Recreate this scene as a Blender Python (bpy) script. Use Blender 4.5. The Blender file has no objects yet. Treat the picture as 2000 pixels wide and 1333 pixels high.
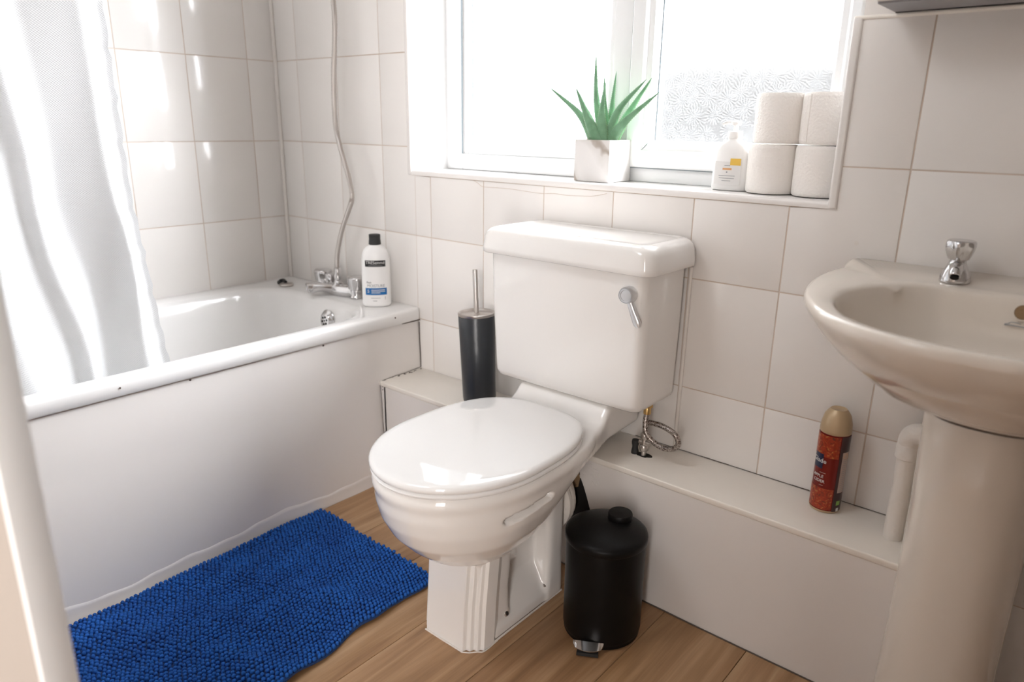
import bpy, bmesh, math, random
import numpy as np
from mathutils import Vector, Matrix
PI = math.pi
random.seed(7)
SC = bpy.context.scene
COL = SC.collection

# ---------------------------------------------------------------- camera
cam_d = bpy.data.cameras.new('camera'); cam = bpy.data.objects.new('camera', cam_d); COL.objects.link(cam)
F_PX, YAW, PITCH, ROLL = 1410.3, 0.69598, -0.29382, 0.01446
cam_d.sensor_width = 36.0; cam_d.lens = F_PX / 2000 * 36
fw = Vector((-math.sin(YAW) * math.cos(PITCH), math.cos(YAW) * math.cos(PITCH), math.sin(PITCH)))
rt = Vector((math.cos(YAW), math.sin(YAW), 0)); up = rt.cross(fw)
r2 = math.cos(ROLL) * rt + math.sin(ROLL) * up; u2 = -math.sin(ROLL) * rt + math.cos(ROLL) * up
cam.matrix_world = Matrix(((r2.x, u2.x, -fw.x, 2.22202), (r2.y, u2.y, -fw.y, -1.43250), (r2.z, u2.z, -fw.z, 1.03319), (0, 0, 0, 1)))
cam_d.clip_start = 0.02
cam_d.dof.use_dof = True; cam_d.dof.focus_distance = 1.55; cam_d.dof.aperture_fstop = 2.8
SC.camera = cam

# ---------------------------------------------------------------- world and light
W = bpy.data.worlds.new('world'); SC.world = W; W.use_nodes = True
nt = W.node_tree; bg = nt.nodes['Background']
tc = nt.nodes.new('ShaderNodeTexCoord'); sx = nt.nodes.new('ShaderNodeSeparateXYZ'); rp = nt.nodes.new('ShaderNodeValToRGB')
nt.links.new(tc.outputs['Generated'], sx.inputs[0]); nt.links.new(sx.outputs['Z'], rp.inputs[0]); nt.links.new(rp.outputs[0], bg.inputs['Color'])
rp.color_ramp.elements[0].position = 0.0; rp.color_ramp.elements[0].color = (0.098, 0.098, 0.098, 1)
rp.color_ramp.elements[1].position = 0.22; rp.color_ramp.elements[1].color = (0.96, 0.98, 1.0, 1)
x_ = rp.color_ramp.elements.new(0.06); x_.color = (0.128, 0.128, 0.128, 1)
bg.inputs['Strength'].default_value = 2.8


def area(name, loc, size, sy, power, color, direction, portal=False):
    l = bpy.data.lights.new(name, 'AREA'); l.shape = 'RECTANGLE'; l.size = size; l.size_y = sy; l.energy = power; l.color = color
    o = bpy.data.objects.new(name, l); COL.objects.link(o); o.location = loc
    o.rotation_euler = Vector(direction).to_track_quat('-Z', 'Y').to_euler()
    if portal: l.cycles.is_portal = True
    return o


area('ceiling_fill_light', (0.95, -1.40, 2.34), 0.7, 0.7, 6.0, (0.97, 1.0, 1.03), (-0.05, 0.35, -1))  # added fill from overhead, no such source in view
area('back_fill_light', (2.85, -2.62, 1.05), 0.7, 1.5, 30.0, (1.0, 0.965, 0.94), (-0.72, 1.0, -0.05))  # added fill from behind the camera, source unseen
area('window_portal', (1.22, 0.235, 1.35), 1.2, 0.95, 1.0, (1, 1, 1), (0, -1, 0), portal=True)

sun_d = bpy.data.lights.new('hazy_sun', 'SUN'); sun_d.energy = 22.5; sun_d.angle = math.radians(55); sun_d.color = (0.96, 1.0, 1.05)
sun = bpy.data.objects.new('hazy_sun', sun_d); COL.objects.link(sun); sun.rotation_euler = Vector((-0.78, -0.66, -0.42)).to_track_quat('-Z', 'Y').to_euler()
SC.view_settings.view_transform = 'Standard'; SC.view_settings.look = 'None'
SC.view_settings.gamma = 1.0; SC.view_settings.use_curve_mapping = False
SC.view_settings.exposure = 1.04


# ---------------------------------------------------------------- materials
def mat(name, color, rough=0.5, metal=0.0, coat=0.0, bump=None, var=None, sheen=0.0, sub=0.0, ior=None):
    """bump=(scale, strength, detail) noise relief; var=(scale, color2, lo, hi) noise colour variation"""
    m = bpy.data.materials.new(name); m.use_nodes = True
    n = m.node_tree; b = n.nodes['Principled BSDF']
    b.inputs['Base Color'].default_value = (*color, 1); b.inputs['Roughness'].default_value = rough
    b.inputs['Metallic'].default_value = metal; b.inputs['Coat Weight'].default_value = coat
    b.inputs['Coat Roughness'].default_value = 0.04
    b.inputs['Sheen Weight'].default_value = sheen
    if ior: b.inputs['IOR'].default_value = ior
    if sub:
        b.inputs['Subsurface Weight'].default_value = sub; b.inputs['Subsurface Radius'].default_value = (0.004, 0.003, 0.002)
    t = n.nodes.new('ShaderNodeTexCoord')
    if var:
        ns = n.nodes.new('ShaderNodeTexNoise'); ns.inputs['Scale'].default_value = var[0]; ns.inputs['Detail'].default_value = 5
        n.links.new(t.outputs['Object'], ns.inputs['Vector'])
        r = n.nodes.new('ShaderNodeValToRGB'); r.color_ramp.elements[0].position = var[2]; r.color_ramp.elements[1].position = var[3]
        r.color_ramp.elements[0].color = (*color, 1); r.color_ramp.elements[1].color = (*var[1], 1)
        n.links.new(ns.outputs['Fac'], r.inputs[0]); n.links.new(r.outputs[0], b.inputs['Base Color'])
    if bump:
        ns = n.nodes.new('ShaderNodeTexNoise'); ns.inputs['Scale'].default_value = bump[0]; ns.inputs['Detail'].default_value = bump[2]
        n.links.new(t.outputs['Object'], ns.inputs['Vector'])
        bp = n.nodes.new('ShaderNodeBump'); bp.inputs['Strength'].default_value = bump[1]; bp.inputs['Distance'].default_value = 0.01
        n.links.new(ns.outputs['Fac'], bp.inputs['Height']); n.links.new(bp.outputs[0], b.inputs['Normal'])
    return m


M = {}
M['bounce_cut'] = mat('bounce_cut_paint', (0.45, 0.40, 0.36), 0.8)  # unseen walls toned dark to cut bounced light
M['tile'] = mat('glazed_tile', (0.86, 0.82, 0.785), 0.12, bump=(7, 0.045, 1))
M['grout'] = mat('grout', (0.70, 0.60, 0.52), 0.9, var=(6, (0.56, 0.44, 0.35), 0.35, 0.75))
M['plaster'] = mat('painted_plaster', (0.74, 0.66, 0.56), 0.7, bump=(30, 0.15, 4))
M['paint'] = mat('white_gloss_paint', (0.82, 0.775, 0.74), 0.33, bump=(9, 0.10, 3))
M['cream'] = mat('cream_gloss_paint', (0.90, 0.84, 0.765), 0.30, bump=(20, 0.12, 3))
M['acrylic'] = mat('white_acrylic', (0.86, 0.84, 0.82), 0.12)
M['ceramic'] = mat('white_ceramic', (0.86, 0.83, 0.80), 0.07, coat=0.4)
M['seat'] = mat('seat_plastic', (0.90, 0.89, 0.88), 0.06, coat=0.6)
M['basin'] = mat('cream_ceramic', (0.80, 0.725, 0.64), 0.10, coat=0.3)
M['upvc'] = mat('white_upvc', (0.86, 0.86, 0.86), 0.25)
M['seal'] = mat('dark_seal', (0.20, 0.23, 0.25), 0.6)
M['bead'] = mat('white_plastic_trim', (0.84, 0.80, 0.77), 0.25)
M['silicone'] = mat('silicone', (0.80, 0.75, 0.70), 0.4)
M['chrome'] = mat('chrome', (0.62, 0.61, 0.61), 0.10, 1.0)
M['steel'] = mat('brushed_steel', (0.58, 0.54, 0.51), 0.28, 1.0)
M['satin'] = mat('satin_chrome', (0.74, 0.75, 0.77), 0.30, 0.85)
M['black'] = mat('black_powder_coat', (0.006, 0.0055, 0.0055), 0.38)
M['black'].node_tree.nodes['Principled BSDF'].inputs['Specular IOR Level'].default_value = 0.15
M['charcoal'] = mat('charcoal_enamel', (0.028, 0.031, 0.036), 0.30, bump=(60, 0.05, 3))
M['void'] = mat('dark_cavity', (0.010, 0.008, 0.007), 0.95)
M['mould'] = mat('dark_dirt', (0.11, 0.085, 0.07), 0.9)
M['brown'] = mat('brown_dirt', (0.30, 0.19, 0.10), 0.9, bump=(80, 0.6, 4))
M['pipe'] = mat('white_waste_pipe', (0.78, 0.72, 0.66), 0.5, bump=(70, 0.25, 4))
M['paper'] = mat('tissue_paper', (0.95, 0.905, 0.86), 0.95, bump=(220, 0.25, 3))
M['card'] = mat('cardboard', (0.45, 0.33, 0.22), 0.9)
M['plastic'] = mat('white_plastic', (0.93, 0.915, 0.90), 0.28)
M['rubber'] = mat('black_rubber', (0.02, 0.02, 0.02), 0.6)
M['brass'] = mat('brass', (0.62, 0.42, 0.18), 0.3, 1.0)
M['gold'] = mat('gold_plastic', (0.52, 0.38, 0.23), 0.35, 0.25)
M['red'] = mat('red_print', (0.20, 0.014, 0.010), 0.25, 0.3)
M['navy'] = mat('navy_print', (0.015, 0.02, 0.06), 0.3)
M['darkprint'] = mat('dark_print', (0.05, 0.018, 0.018), 0.3)
M['white_ink'] = mat('white_ink', (0.80, 0.78, 0.76), 0.4)
M['pink_ink'] = mat('pale_ink', (0.55, 0.42, 0.36), 0.4)
M['black_ink'] = mat('black_ink', (0.015, 0.015, 0.015), 0.4)
M['grey_ink'] = mat('grey_ink', (0.33, 0.33, 0.34), 0.5)
M['blue_ink'] = mat('blue_ink', (0.012, 0.15, 0.42), 0.35)
M['green_ink'] = mat('green_ink', (0.25, 0.45, 0.10), 0.4)
M['yellow_ink'] = mat('yellow_ink', (0.85, 0.55, 0.10), 0.4)
M['orange_ink'] = mat('orange_ink', (0.75, 0.40, 0.18), 0.4)
M['leaf'] = mat('aloe_leaf', (0.12, 0.26, 0.14), 0.5, var=(35, (0.18, 0.36, 0.21), 0.35, 0.7), bump=(120, 0.2, 3))
M['tooth'] = mat('aloe_tooth', (0.30, 0.42, 0.22), 0.5)
M['gravel'] = mat('gravel', (0.36, 0.22, 0.15), 0.8, var=(30, (0.62, 0.48, 0.38), 0.3, 0.7))
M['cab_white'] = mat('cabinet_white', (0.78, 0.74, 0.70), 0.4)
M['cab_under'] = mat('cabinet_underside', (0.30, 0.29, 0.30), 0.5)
M['mug'] = mat('ground_outside', (0.025, 0.026, 0.027), 1.0, var=(0.6, (0.032, 0.033, 0.033), 0.4, 0.6))
M['door'] = mat('shaded_door_paint', (0.40, 0.35, 0.31), 0.45)  # shade on the door face put into its colour
M['lit_edge'] = mat('lit_door_edge', (0.88, 0.87, 0.86), 0.35)  # same door, edge whitened for the light falling on it
M['rugbase'] = mat('rug_backing', (0.010, 0.04, 0.14), 0.9)
M['pile'] = mat('blue_chenille', (0.003, 0.066, 0.30), 0.9, var=(14, (0.006, 0.100, 0.41), 0.3, 0.7))


def marble():
    m = mat('marble', (0.70, 0.67, 0.64), 0.3); n = m.node_tree; b = n.nodes['Principled BSDF']
    t = n.nodes.new('ShaderNodeTexCoord'); mp = n.nodes.new('ShaderNodeMapping'); mp.inputs['Rotation'].default_value = (0, 0.9, 0.3)
    w = n.nodes.new('ShaderNodeTexWave'); w.inputs['Scale'].default_value = 3.5; w.inputs['Distortion'].default_value = 7; w.inputs['Detail'].default_value = 4
    w.inputs['Detail Scale'].default_value = 1.5
    r = n.nodes.new('ShaderNodeValToRGB'); e = r.color_ramp.elements
    e[0].position = 0.0; e[0].color = (0.40, 0.34, 0.29, 1); e[1].position = 0.08; e[1].color = (0.68, 0.65, 0.62, 1)
    x = e.new(0.55); x.color = (0.76, 0.73, 0.71, 1)
    n.links.new(t.outputs['Object'], mp.inputs[0]); n.links.new(mp.outputs[0], w.inputs[0]); n.links.new(w.outputs['Fac'], r.inputs[0]); n.links.new(r.outputs[0], b.inputs['Base Color'])
    return m


M['marble'] = marble()


def wood(name, c1, c2, c3, seed):
    m = mat(name, c1, 0.42); n = m.node_tree; b = n.nodes['Principled BSDF']
    t = n.nodes.new('ShaderNodeTexCoord'); mp = n.nodes.new('ShaderNodeMapping'); mp.inputs['Scale'].default_value = (16, 1.1, 1); mp.inputs['Location'].default_value = (seed * 3.1, seed * 1.7, 0)
    ns = n.nodes.new('ShaderNodeTexNoise'); ns.inputs['Scale'].default_value = 1.6; ns.inputs['Detail'].default_value = 8; ns.inputs['Distortion'].default_value = 1.0
    r = n.nodes.new('ShaderNodeValToRGB'); e = r.color_ramp.elements
    e[0].position = 0.30; e[0].color = (*c2, 1); e[1].position = 0.72; e[1].color = (*c3, 1); x = e.new(0.5); x.color = (*c1, 1)
    mp2 = n.nodes.new('ShaderNodeMapping'); mp2.inputs['Scale'].default_value = (150, 5, 1)
    n2 = n.nodes.new('ShaderNodeTexNoise'); n2.inputs['Scale'].default_value = 2.0; n2.inputs['Detail'].default_value = 4
    mx = n.nodes.new('ShaderNodeMix'); mx.data_type = 'RGBA'; mx.blend_type = 'MULTIPLY'; mx.inputs[0].default_value = 0.32
    n.links.new(t.outputs['Object'], mp.inputs[0]); n.links.new(mp.outputs[0], ns.inputs['Vector']); n.links.new(ns.outputs['Fac'], r.inputs[0])
    n.links.new(t.outputs['Object'], mp2.inputs[0]); n.links.new(mp2.outputs[0], n2.inputs['Vector'])
    n.links.new(r.outputs[0], mx.inputs[6]); n.links.new(n2.outputs['Fac'], mx.inputs[7]); n.links.new(mx.outputs[2], b.inputs['Base Color'])
    bp = n.nodes.new('ShaderNodeBump'); bp.inputs['Strength'].default_value = 0.08; bp.inputs['Distance'].default_value = 0.002
    n.links.new(n2.outputs['Fac'], bp.inputs['Height']); n.links.new(bp.outputs[0], b.inputs['Normal'])
    return m


WOODS = [wood('oak_laminate_a', (0.43, 0.245, 0.118), (0.30, 0.155, 0.070), (0.55, 0.345, 0.19), 1),
         wood('oak_laminate_b', (0.46, 0.265, 0.135), (0.33, 0.18, 0.085), (0.58, 0.375, 0.21), 2),
         wood('oak_laminate_c', (0.39, 0.215, 0.105), (0.27, 0.14, 0.065), (0.50, 0.305, 0.165), 3)]


def glass_mat(name, f0, f1):
    m = bpy.data.materials.new(name); m.use_nodes = True
    n = m.node_tree; n.nodes.remove(n.nodes['Principled BSDF']); out = n.nodes['Material Output']
    t = n.nodes.new('ShaderNodeTexCoord'); mp = n.nodes.new('ShaderNodeMapping'); mp.inputs['Rotation'].default_value = (PI / 2, 0, 0)
    n.links.new(t.outputs['Object'], mp.inputs[0])
    hs = []
    for sc, off in ((27, 0.0), (23, 0.37)):
        v = n.nodes.new('ShaderNodeVectorMath'); v.operation = 'MULTIPLY_ADD'; v.inputs[1].default_value = (sc,) * 3; v.inputs[2].default_value = (off,) * 3
        n.links.new(mp.outputs[0], v.inputs[0])
        vo = n.nodes.new('ShaderNodeTexVoronoi'); vo.voronoi_dimensions = '2D'; vo.inputs['Scale'].default_value = 1.0; vo.inputs['Randomness'].default_value = 0.75
        n.links.new(v.outputs[0], vo.inputs['Vector'])
        s = n.nodes.new('ShaderNodeVectorMath'); s.operation = 'SUBTRACT'; n.links.new(v.outputs[0], s.inputs[0]); n.links.new(vo.outputs['Position'], s.inputs[1])
        sp = n.nodes.new('ShaderNodeSeparateXYZ'); n.links.new(s.outputs[0], sp.inputs[0])
        a = n.nodes.new('ShaderNodeMath'); a.operation = 'ARCTAN2'; n.links.new(sp.outputs[1], a.inputs[0]); n.links.new(sp.outputs[0], a.inputs[1])
        mu = n.nodes.new('ShaderNodeMath'); mu.operation = 'MULTIPLY'; mu.inputs[1].default_value = 17; n.links.new(a.outputs[0], mu.inputs[0])
        si = n.nodes.new('ShaderNodeMath'); si.operation = 'SINE'; n.links.new(mu.outputs[0], si.inputs[0])
        mr = n.nodes.new('ShaderNodeMapRange'); mr.inputs[1].default_value = 0.05; mr.inputs[2].default_value = 0.35; n.links.new(vo.outputs['Distance'], mr.inputs[0])
        mr2 = n.nodes.new('ShaderNodeMapRange'); mr2.inputs[1].default_value = 0.62; mr2.inputs[2].default_value = 0.48; n.links.new(vo.outputs['Distance'], mr2.inputs[0])
        m1 = n.nodes.new('ShaderNodeMath'); m1.operation = 'MULTIPLY'; n.links.new(si.outputs[0], m1.inputs[0]); n.links.new(mr.outputs[0], m1.inputs[1])
        m2 = n.nodes.new('ShaderNodeMath'); m2.operation = 'MULTIPLY'; n.links.new(m1.outputs[0], m2.inputs[0]); n.links.new(mr2.outputs[0], m2.inputs[1])
        hs.append(m2)
    add = n.nodes.new('ShaderNodeMath'); add.operation = 'MULTIPLY_ADD'; add.inputs[1].default_value = 0.35
    n.links.new(hs[1].outputs[0], add.inputs[0]); n.links.new(hs[0].outputs[0], add.inputs[2])
    bp = n.nodes.new('ShaderNodeBump'); bp.inputs['Strength'].default_value = 0.7; bp.inputs['Distance'].default_value = 0.003; n.links.new(add.outputs[0], bp.inputs['Height'])
    fac = n.nodes.new('ShaderNodeMapRange'); fac.inputs[1].default_value = -0.8; fac.inputs[2].default_value = 0.8; fac.inputs[3].default_value = f0; fac.inputs[4].default_value = f1
    n.links.new(add.outputs[0], fac.inputs[0])
    tr = n.nodes.new('ShaderNodeBsdfTransparent'); tr.inputs[0].default_value = (0.97, 0.97, 0.97, 1)
    tl = n.nodes.new('ShaderNodeBsdfTranslucent'); tl.inputs[0].default_value = (0.7, 0.7, 0.7, 1); n.links.new(bp.outputs[0], tl.inputs['Normal'])
    mx = n.nodes.new('ShaderNodeMixShader'); n.links.new(fac.outputs[0], mx.inputs[0]); n.links.new(tr.outputs[0], mx.inputs[1]); n.links.new(tl.outputs[0], mx.inputs[2])
    gl = n.nodes.new('ShaderNodeBsdfGlossy'); gl.inputs['Roughness'].default_value = 0.1; n.links.new(bp.outputs[0], gl.inputs['Normal'])
    m3 = n.nodes.new('ShaderNodeMixShader'); m3.inputs[0].default_value = 0.05; n.links.new(mx.outputs[0], m3.inputs[1]); n.links.new(gl.outputs[0], m3.inputs[2])
    n.links.new(m3.outputs[0], out.inputs[0])
    return m


M['glass'] = glass_mat('flower_pattern_glass', 0.0, 0.035)
M['glass_left'] = glass_mat('frosted_pattern_glass', 0.25, 0.45)


def curtain_mat():
    m = bpy.data.materials.new('white_waffle_fabric'); m.use_nodes = True
    n = m.node_tree; b = n.nodes['Principled BSDF']; out = n.nodes['Material Output']
    b.inputs['Base Color'].default_value = (0.74, 0.745, 0.75, 1); b.inputs['Roughness'].default_value = 0.9; b.inputs['Sheen Weight'].default_value = 0.15
    uv = n.nodes.new('ShaderNodeTexCoord'); s = n.nodes.new('ShaderNodeSeparateXYZ'); n.links.new(uv.outputs['UV'], s.inputs[0])
    hh = []
    for k in (0, 1):
        mu = n.nodes.new('ShaderNodeMath'); mu.operation = 'MULTIPLY'; mu.inputs[1].default_value = 2 * PI / 0.0050; n.links.new(s.outputs[k], mu.inputs[0])
        si = n.nodes.new('ShaderNodeMath'); si.operation = 'SINE'; n.links.new(mu.outputs[0], si.inputs[0]); hh.append(si)
    ad = n.nodes.new('ShaderNodeMath'); ad.operation = 'MULTIPLY'; n.links.new(hh[0].outputs[0], ad.inputs[0]); n.links.new(hh[1].outputs[0], ad.inputs[1])
    bp = n.nodes.new('ShaderNodeBump'); bp.inputs['Strength'].default_value = 0.35; bp.inputs['Distance'].default_value = 0.0012; n.links.new(ad.outputs[0], bp.inputs['Height'])
    n.links.new(bp.outputs[0], b.inputs['Normal'])
    tl = n.nodes.new('ShaderNodeBsdfTranslucent'); tl.inputs[0].default_value = (0.9, 0.91, 0.92, 1)
    mx = n.nodes.new('ShaderNodeMixShader'); mx.inputs[0].default_value = 0.32
    n.links.new(b.outputs[0], mx.inputs[1]); n.links.new(tl.outputs[0], mx.inputs[2]); n.links.new(mx.outputs[0], out.inputs[0])
    return m


M['curtain'] = curtain_mat()


def fruit_mat():
    m = mat('fruit_print', (0.20, 0.014, 0.010), 0.28, 0.2); n = m.node_tree; b = n.nodes['Principled BSDF']
    t = n.nodes.new('ShaderNodeTexCoord'); w = n.nodes.new('ShaderNodeTexNoise'); w.inputs['Scale'].default_value = 75; w.inputs['Detail'].default_value = 3; w.inputs['Distortion'].default_value = 2.5
    r = n.nodes.new('ShaderNodeValToRGB'); e = r.color_ramp.elements
    e[0].position = 0.30; e[0].color = (0.09, 0.03, 0.012, 1); e[1].position = 0.68; e[1].color = (0.50, 0.23, 0.07, 1)
    x = e.new(0.42); x.color = (0.33, 0.035, 0.012, 1); x = e.new(0.58); x.color = (0.40, 0.05, 0.015, 1)
    n.links.new(t.outputs['Object'], w.inputs['Vector']); n.links.new(w.outputs['Fac'], r.inputs[0]); n.links.new(r.outputs[0], b.inputs['Base Color'])
    return m


M['fruit'] = fruit_mat()


def braid_mat():
    m = mat('braided_steel', (0.42, 0.38, 0.35), 0.35, 0.8); n = m.node_tree; b = n.nodes['Principled BSDF']
    t = n.nodes.new('ShaderNodeTexCoord'); w = n.nodes.new('ShaderNodeTexVoronoi'); w.inputs['Scale'].default_value = 350
    r = n.nodes.new('ShaderNodeValToRGB'); e = r.color_ramp.elements; e[0].color = (0.55, 0.5, 0.46, 1); e[1].color = (0.10, 0.07, 0.06, 1); e[0].position = 0.3; e[1].position = 0.75
    n.links.new(t.outputs['Object'], w.inputs['Vector']); n.links.new(w.outputs['Distance'], r.inputs[0]); n.links.new(r.outputs[0], b.inputs['Base Color'])
    return m


M['braid'] = braid_mat()

# ---------------------------------------------------------------- object helpers
ORG = {}


def thing(name, label, cat, loc=(0, 0, 0), group=None):
    o = bpy.data.objects.new(name, None); COL.objects.link(o); o.location = loc; o.empty_display_size = 0.05
    o['label'] = label; o['category'] = cat
    if group: o['group'] = group
    ORG[o.name] = Vector(loc)
    return o


def struct_empty(name, loc=(0, 0, 0)):
    o = bpy.data.objects.new(name, None); COL.objects.link(o); o.location = loc; o['kind'] = 'structure'; ORG[o.name] = Vector(loc)
    return o


def obj(name, bm, m, parent=None, smooth=None, label=None, org=None):
    """bm is in world coordinates; smooth = angle in degrees (None = flat)"""
    me = bpy.data.meshes.new(name)
    base = ORG[parent.name] if parent is not None else Vector(org or (0, 0, 0))
    if isinstance(bm, bpy.types.Mesh):
        me = bm; me.name = name; me.transform(Matrix.Translation(-base))
    else:
        bmesh.ops.recalc_face_normals(bm, faces=bm.faces[:])
        bmesh.ops.translate(bm, vec=-base, verts=bm.verts[:]); bm.to_mesh(me); bm.free()
    if smooth is not None:
        me.polygons.foreach_set('use_smooth', [True] * len(me.polygons))
        if smooth < 180: me.set_sharp_from_angle(angle=math.radians(smooth))
    ms = m if isinstance(m, (list, tuple)) else [m]
    for x in ms: me.materials.append(M[x] if isinstance(x, str) else x)
    o = bpy.data.objects.new(name, me); COL.objects.link(o)
    if parent is not None:
        o.parent = parent; ORG[o.name] = base
    else:
        o.location = base; ORG[o.name] = base
    if label: o['label'] = label
    return o


def struct(name, bm, m, smooth=None):
    o = obj(name, bm, m, None, smooth); o['kind'] = 'structure'; return o


def NB(): return bmesh.new()


def box(bm, x0, x1, y0, y1, z0, z1, bev=0.0, seg=2, mi=0):
    r = bmesh.ops.create_cube(bm, size=1.0); vs = r['verts']
    for v in vs:
        v.co = Vector((x0 + (v.co.x + 0.5) * (x1 - x0), y0 + (v.co.y + 0.5) * (y1 - y0), z0 + (v.co.z + 0.5) * (z1 - z0)))
    fs = set(f for v in vs for f in v.link_faces)
    for f in fs: f.material_index = mi
    if bev > 0:
        es = set(e for v in vs for e in v.link_edges)
        bmesh.ops.bevel(bm, geom=list(es), offset=bev, segments=seg, profile=0.5, affect='EDGES', clamp_overlap=True)
    return bm


def bxm(*a, **k): return box(NB(), *a, **k)


def loft(bm, rings, cap0=True, cap1=True, closed=True, mi=0):
    R = [[bm.verts.new(p) for p in r] for r in rings]
    n = len(R[0])
    for a, b in zip(R, R[1:]):
        for i in range(n if closed else n - 1):
            j = (i + 1) % n
            f = bm.faces.new((a[i], a[j], b[j], b[i])); f.material_index = mi
    if cap0: bm.faces.new(R[0][::-1]).material_index = mi
    if cap1: bm.faces.new(R[-1]).material_index = mi
    return bm


def lathe(bm, prof, c=(0, 0, 0), seg=40, cap=True, tilt=None, mi=0, faceted=None):
    rings = []
    for r, z in prof:
        ring = []
        for i in range(seg):
            a = 2 * PI * i / seg
            rr = r * (faceted(a, z) if faceted else 1)
            p = Vector((rr * math.cos(a), rr * math.sin(a), z))
            if tilt is not None: p = tilt @ p
            ring.append(p + Vector(c))
        rings.append(ring)
    return loft(bm, rings, cap, cap, mi=mi)


def AX(direction):
    """matrix taking +Z to the direction"""
    return Vector(direction).to_track_quat('Z', 'Y').to_matrix()


def smooth_pts(pts, per=8):
    P = [Vector(p) for p in pts]; P = [P[0] * 2 - P[1]] + P + [P[-1] * 2 - P[-2]]
    out = []
    for i in range(1, len(P) - 2):
        for k in range(per):
            t = k / per; a, b, c, d = P[i - 1], P[i], P[i + 1], P[i + 2]
            out.append(0.5 * ((2 * b) + (c - a) * t + (2 * a - 5 * b + 4 * c - d) * t * t + (3 * b - a - 3 * c + d) * t ** 3))
    out.append(P[-2]); return out


def tube(bm, pts, r, seg=12, per=8, ribs=None, mi=0, cap=True):
    pts = smooth_pts(pts, per) if per else [Vector(p) for p in pts]
    rings = []; nrm = None
    for i, p in enumerate(pts):
        t = (pts[min(i + 1, len(pts) - 1)] - pts[max(i - 1, 0)]).normalized()
        if nrm is None: nrm = t.orthogonal().normalized()
        nrm = (nrm - t * nrm.dot(t)).normalized(); b = t.cross(nrm)
        rr = r(i / (len(pts) - 1)) if callable(r) else r
        if ribs: rr *= 1 + ribs * (1 if i % 2 else -1)
        rings.append([p + (nrm * math.cos(2 * PI * k / seg) + b * math.sin(2 * PI * k / seg)) * rr for k in range(seg)])
    return loft(bm, rings, cap, cap, mi=mi)


def rrect(x0, x1, y0, y1, z, r, n=6):
    P = []
    for cx, cy, a0 in ((x1 - r, y1 - r, 0), (x0 + r, y1 - r, 90), (x0 + r, y0 + r, 180), (x1 - r, y0 + r, 270)):
        for k in range(n + 1):
            a = math.radians(a0 + 90 * k / n); P.append(Vector((cx + r * math.cos(a), cy + r * math.sin(a), z)))
    return P


def prism(bm, pts, fn0, fn1, mi=0):
    return loft(bm, [[fn0(*p) for p in pts], [fn1(*p) for p in pts]], mi=mi)


def bevel_all(bm, off, seg=2, ang=30):
    es = [e for e in bm.edges if len(e.link_faces) == 2 and e.calc_face_angle(0) > math.radians(ang)]
    bmesh.ops.bevel(bm, geom=es, offset=off, segments=seg, profile=0.5, affect='EDGES', clamp_overlap=True)
    return bm


def text_mesh(s, size, depth=0.0003, align='CENTER', bold=0.0, sxy=(1, 1)):
    """bmesh of the lettering in the XZ plane facing -Y, centred on the origin"""
    c = bpy.data.curves.new('lettering', 'FONT'); c.body = s; c.size = size; c.align_x = align; c.align_y = 'CENTER'; c.extrude = depth; c.offset = bold; c.resolution_u = 3
    o = bpy.data.objects.new('lettering', c); COL.objects.link(o); bpy.context.view_layer.update()
    me = bpy.data.meshes.new_from_object(o.evaluated_get(bpy.context.evaluated_depsgraph_get()))
    bpy.data.objects.remove(o); bpy.data.curves.remove(c)
    bm = NB(); bm.from_mesh(me); bpy.data.meshes.remove(me)
    for v in bm.verts: v.co = Vector((v.co.x * sxy[0], -v.co.z, v.co.y * sxy[1]))
    return bm


def wrap(bm, cx, cy, z0, rx, ry, ang0, off=0.0006):
    """wrap an XZ lettering/plate onto an upright (elliptic) cylinder; ang0 = azimuth faced by x=0"""
    for v in bm.verts:
        a = ang0 + v.co.x / ((rx + ry) / 2); o = off - v.co.y
        v.co = Vector((cx + (rx + o) * math.cos(a), cy + (ry + o) * math.sin(a), z0 + v.co.z))
    return bm


def plate(w, h, d=0.0003, n=14, x0=0.0, z0=0.0):
    bm = NB()
    xs = [x0 - w / 2 + w * i / n for i in range(n + 1)]
    for y in (0.0, -d):
        pass
    a = [bm.verts.new((x, 0, z0 - h / 2)) for x in xs]; b = [bm.verts.new((x, 0, z0 + h / 2)) for x in xs]
    a2 = [bm.verts.new((x, -d, z0 - h / 2)) for x in xs]; b2 = [bm.verts.new((x, -d, z0 + h / 2)) for x in xs]
    for i in range(n):
        bm.faces.new((a2[i], a2[i + 1], b2[i + 1], b2[i])); bm.faces.new((a[i], b[i], b[i + 1], a[i + 1]))
        bm.faces.new((a[i], a[i + 1], a2[i + 1], a2[i])); bm.faces.new((b[i], b2[i], b2[i + 1], b[i + 1]))
    bm.faces.new((a[0], a2[0], b2[0], b[0])); bm.faces.new((a[n], b[n], b2[n], a2[n]))
    return bm


def merge(bm, other):
    me = bpy.data.meshes.new('tmp'); other.to_mesh(me); other.free(); bm.from_mesh(me); bpy.data.meshes.remove(me); return bm


def fuse(bm, voxel, it=10):
    """union of overlapping closed shells, softened: one continuous surface"""
    me = bpy.data.meshes.new('fuse'); bmesh.ops.recalc_face_normals(bm, faces=bm.faces[:]); bm.to_mesh(me); bm.free()
    o = bpy.data.objects.new('fuse', me); COL.objects.link(o)
    r = o.modifiers.new('r', 'REMESH'); r.mode = 'VOXEL'; r.voxel_size = voxel
    s = o.modifiers.new('s', 'SMOOTH'); s.factor = 0.5; s.iterations = it
    bpy.context.view_layer.update()
    out = bpy.data.meshes.new_from_object(o.evaluated_get(bpy.context.evaluated_depsgraph_get()))
    bpy.data.objects.remove(o); return out


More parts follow.
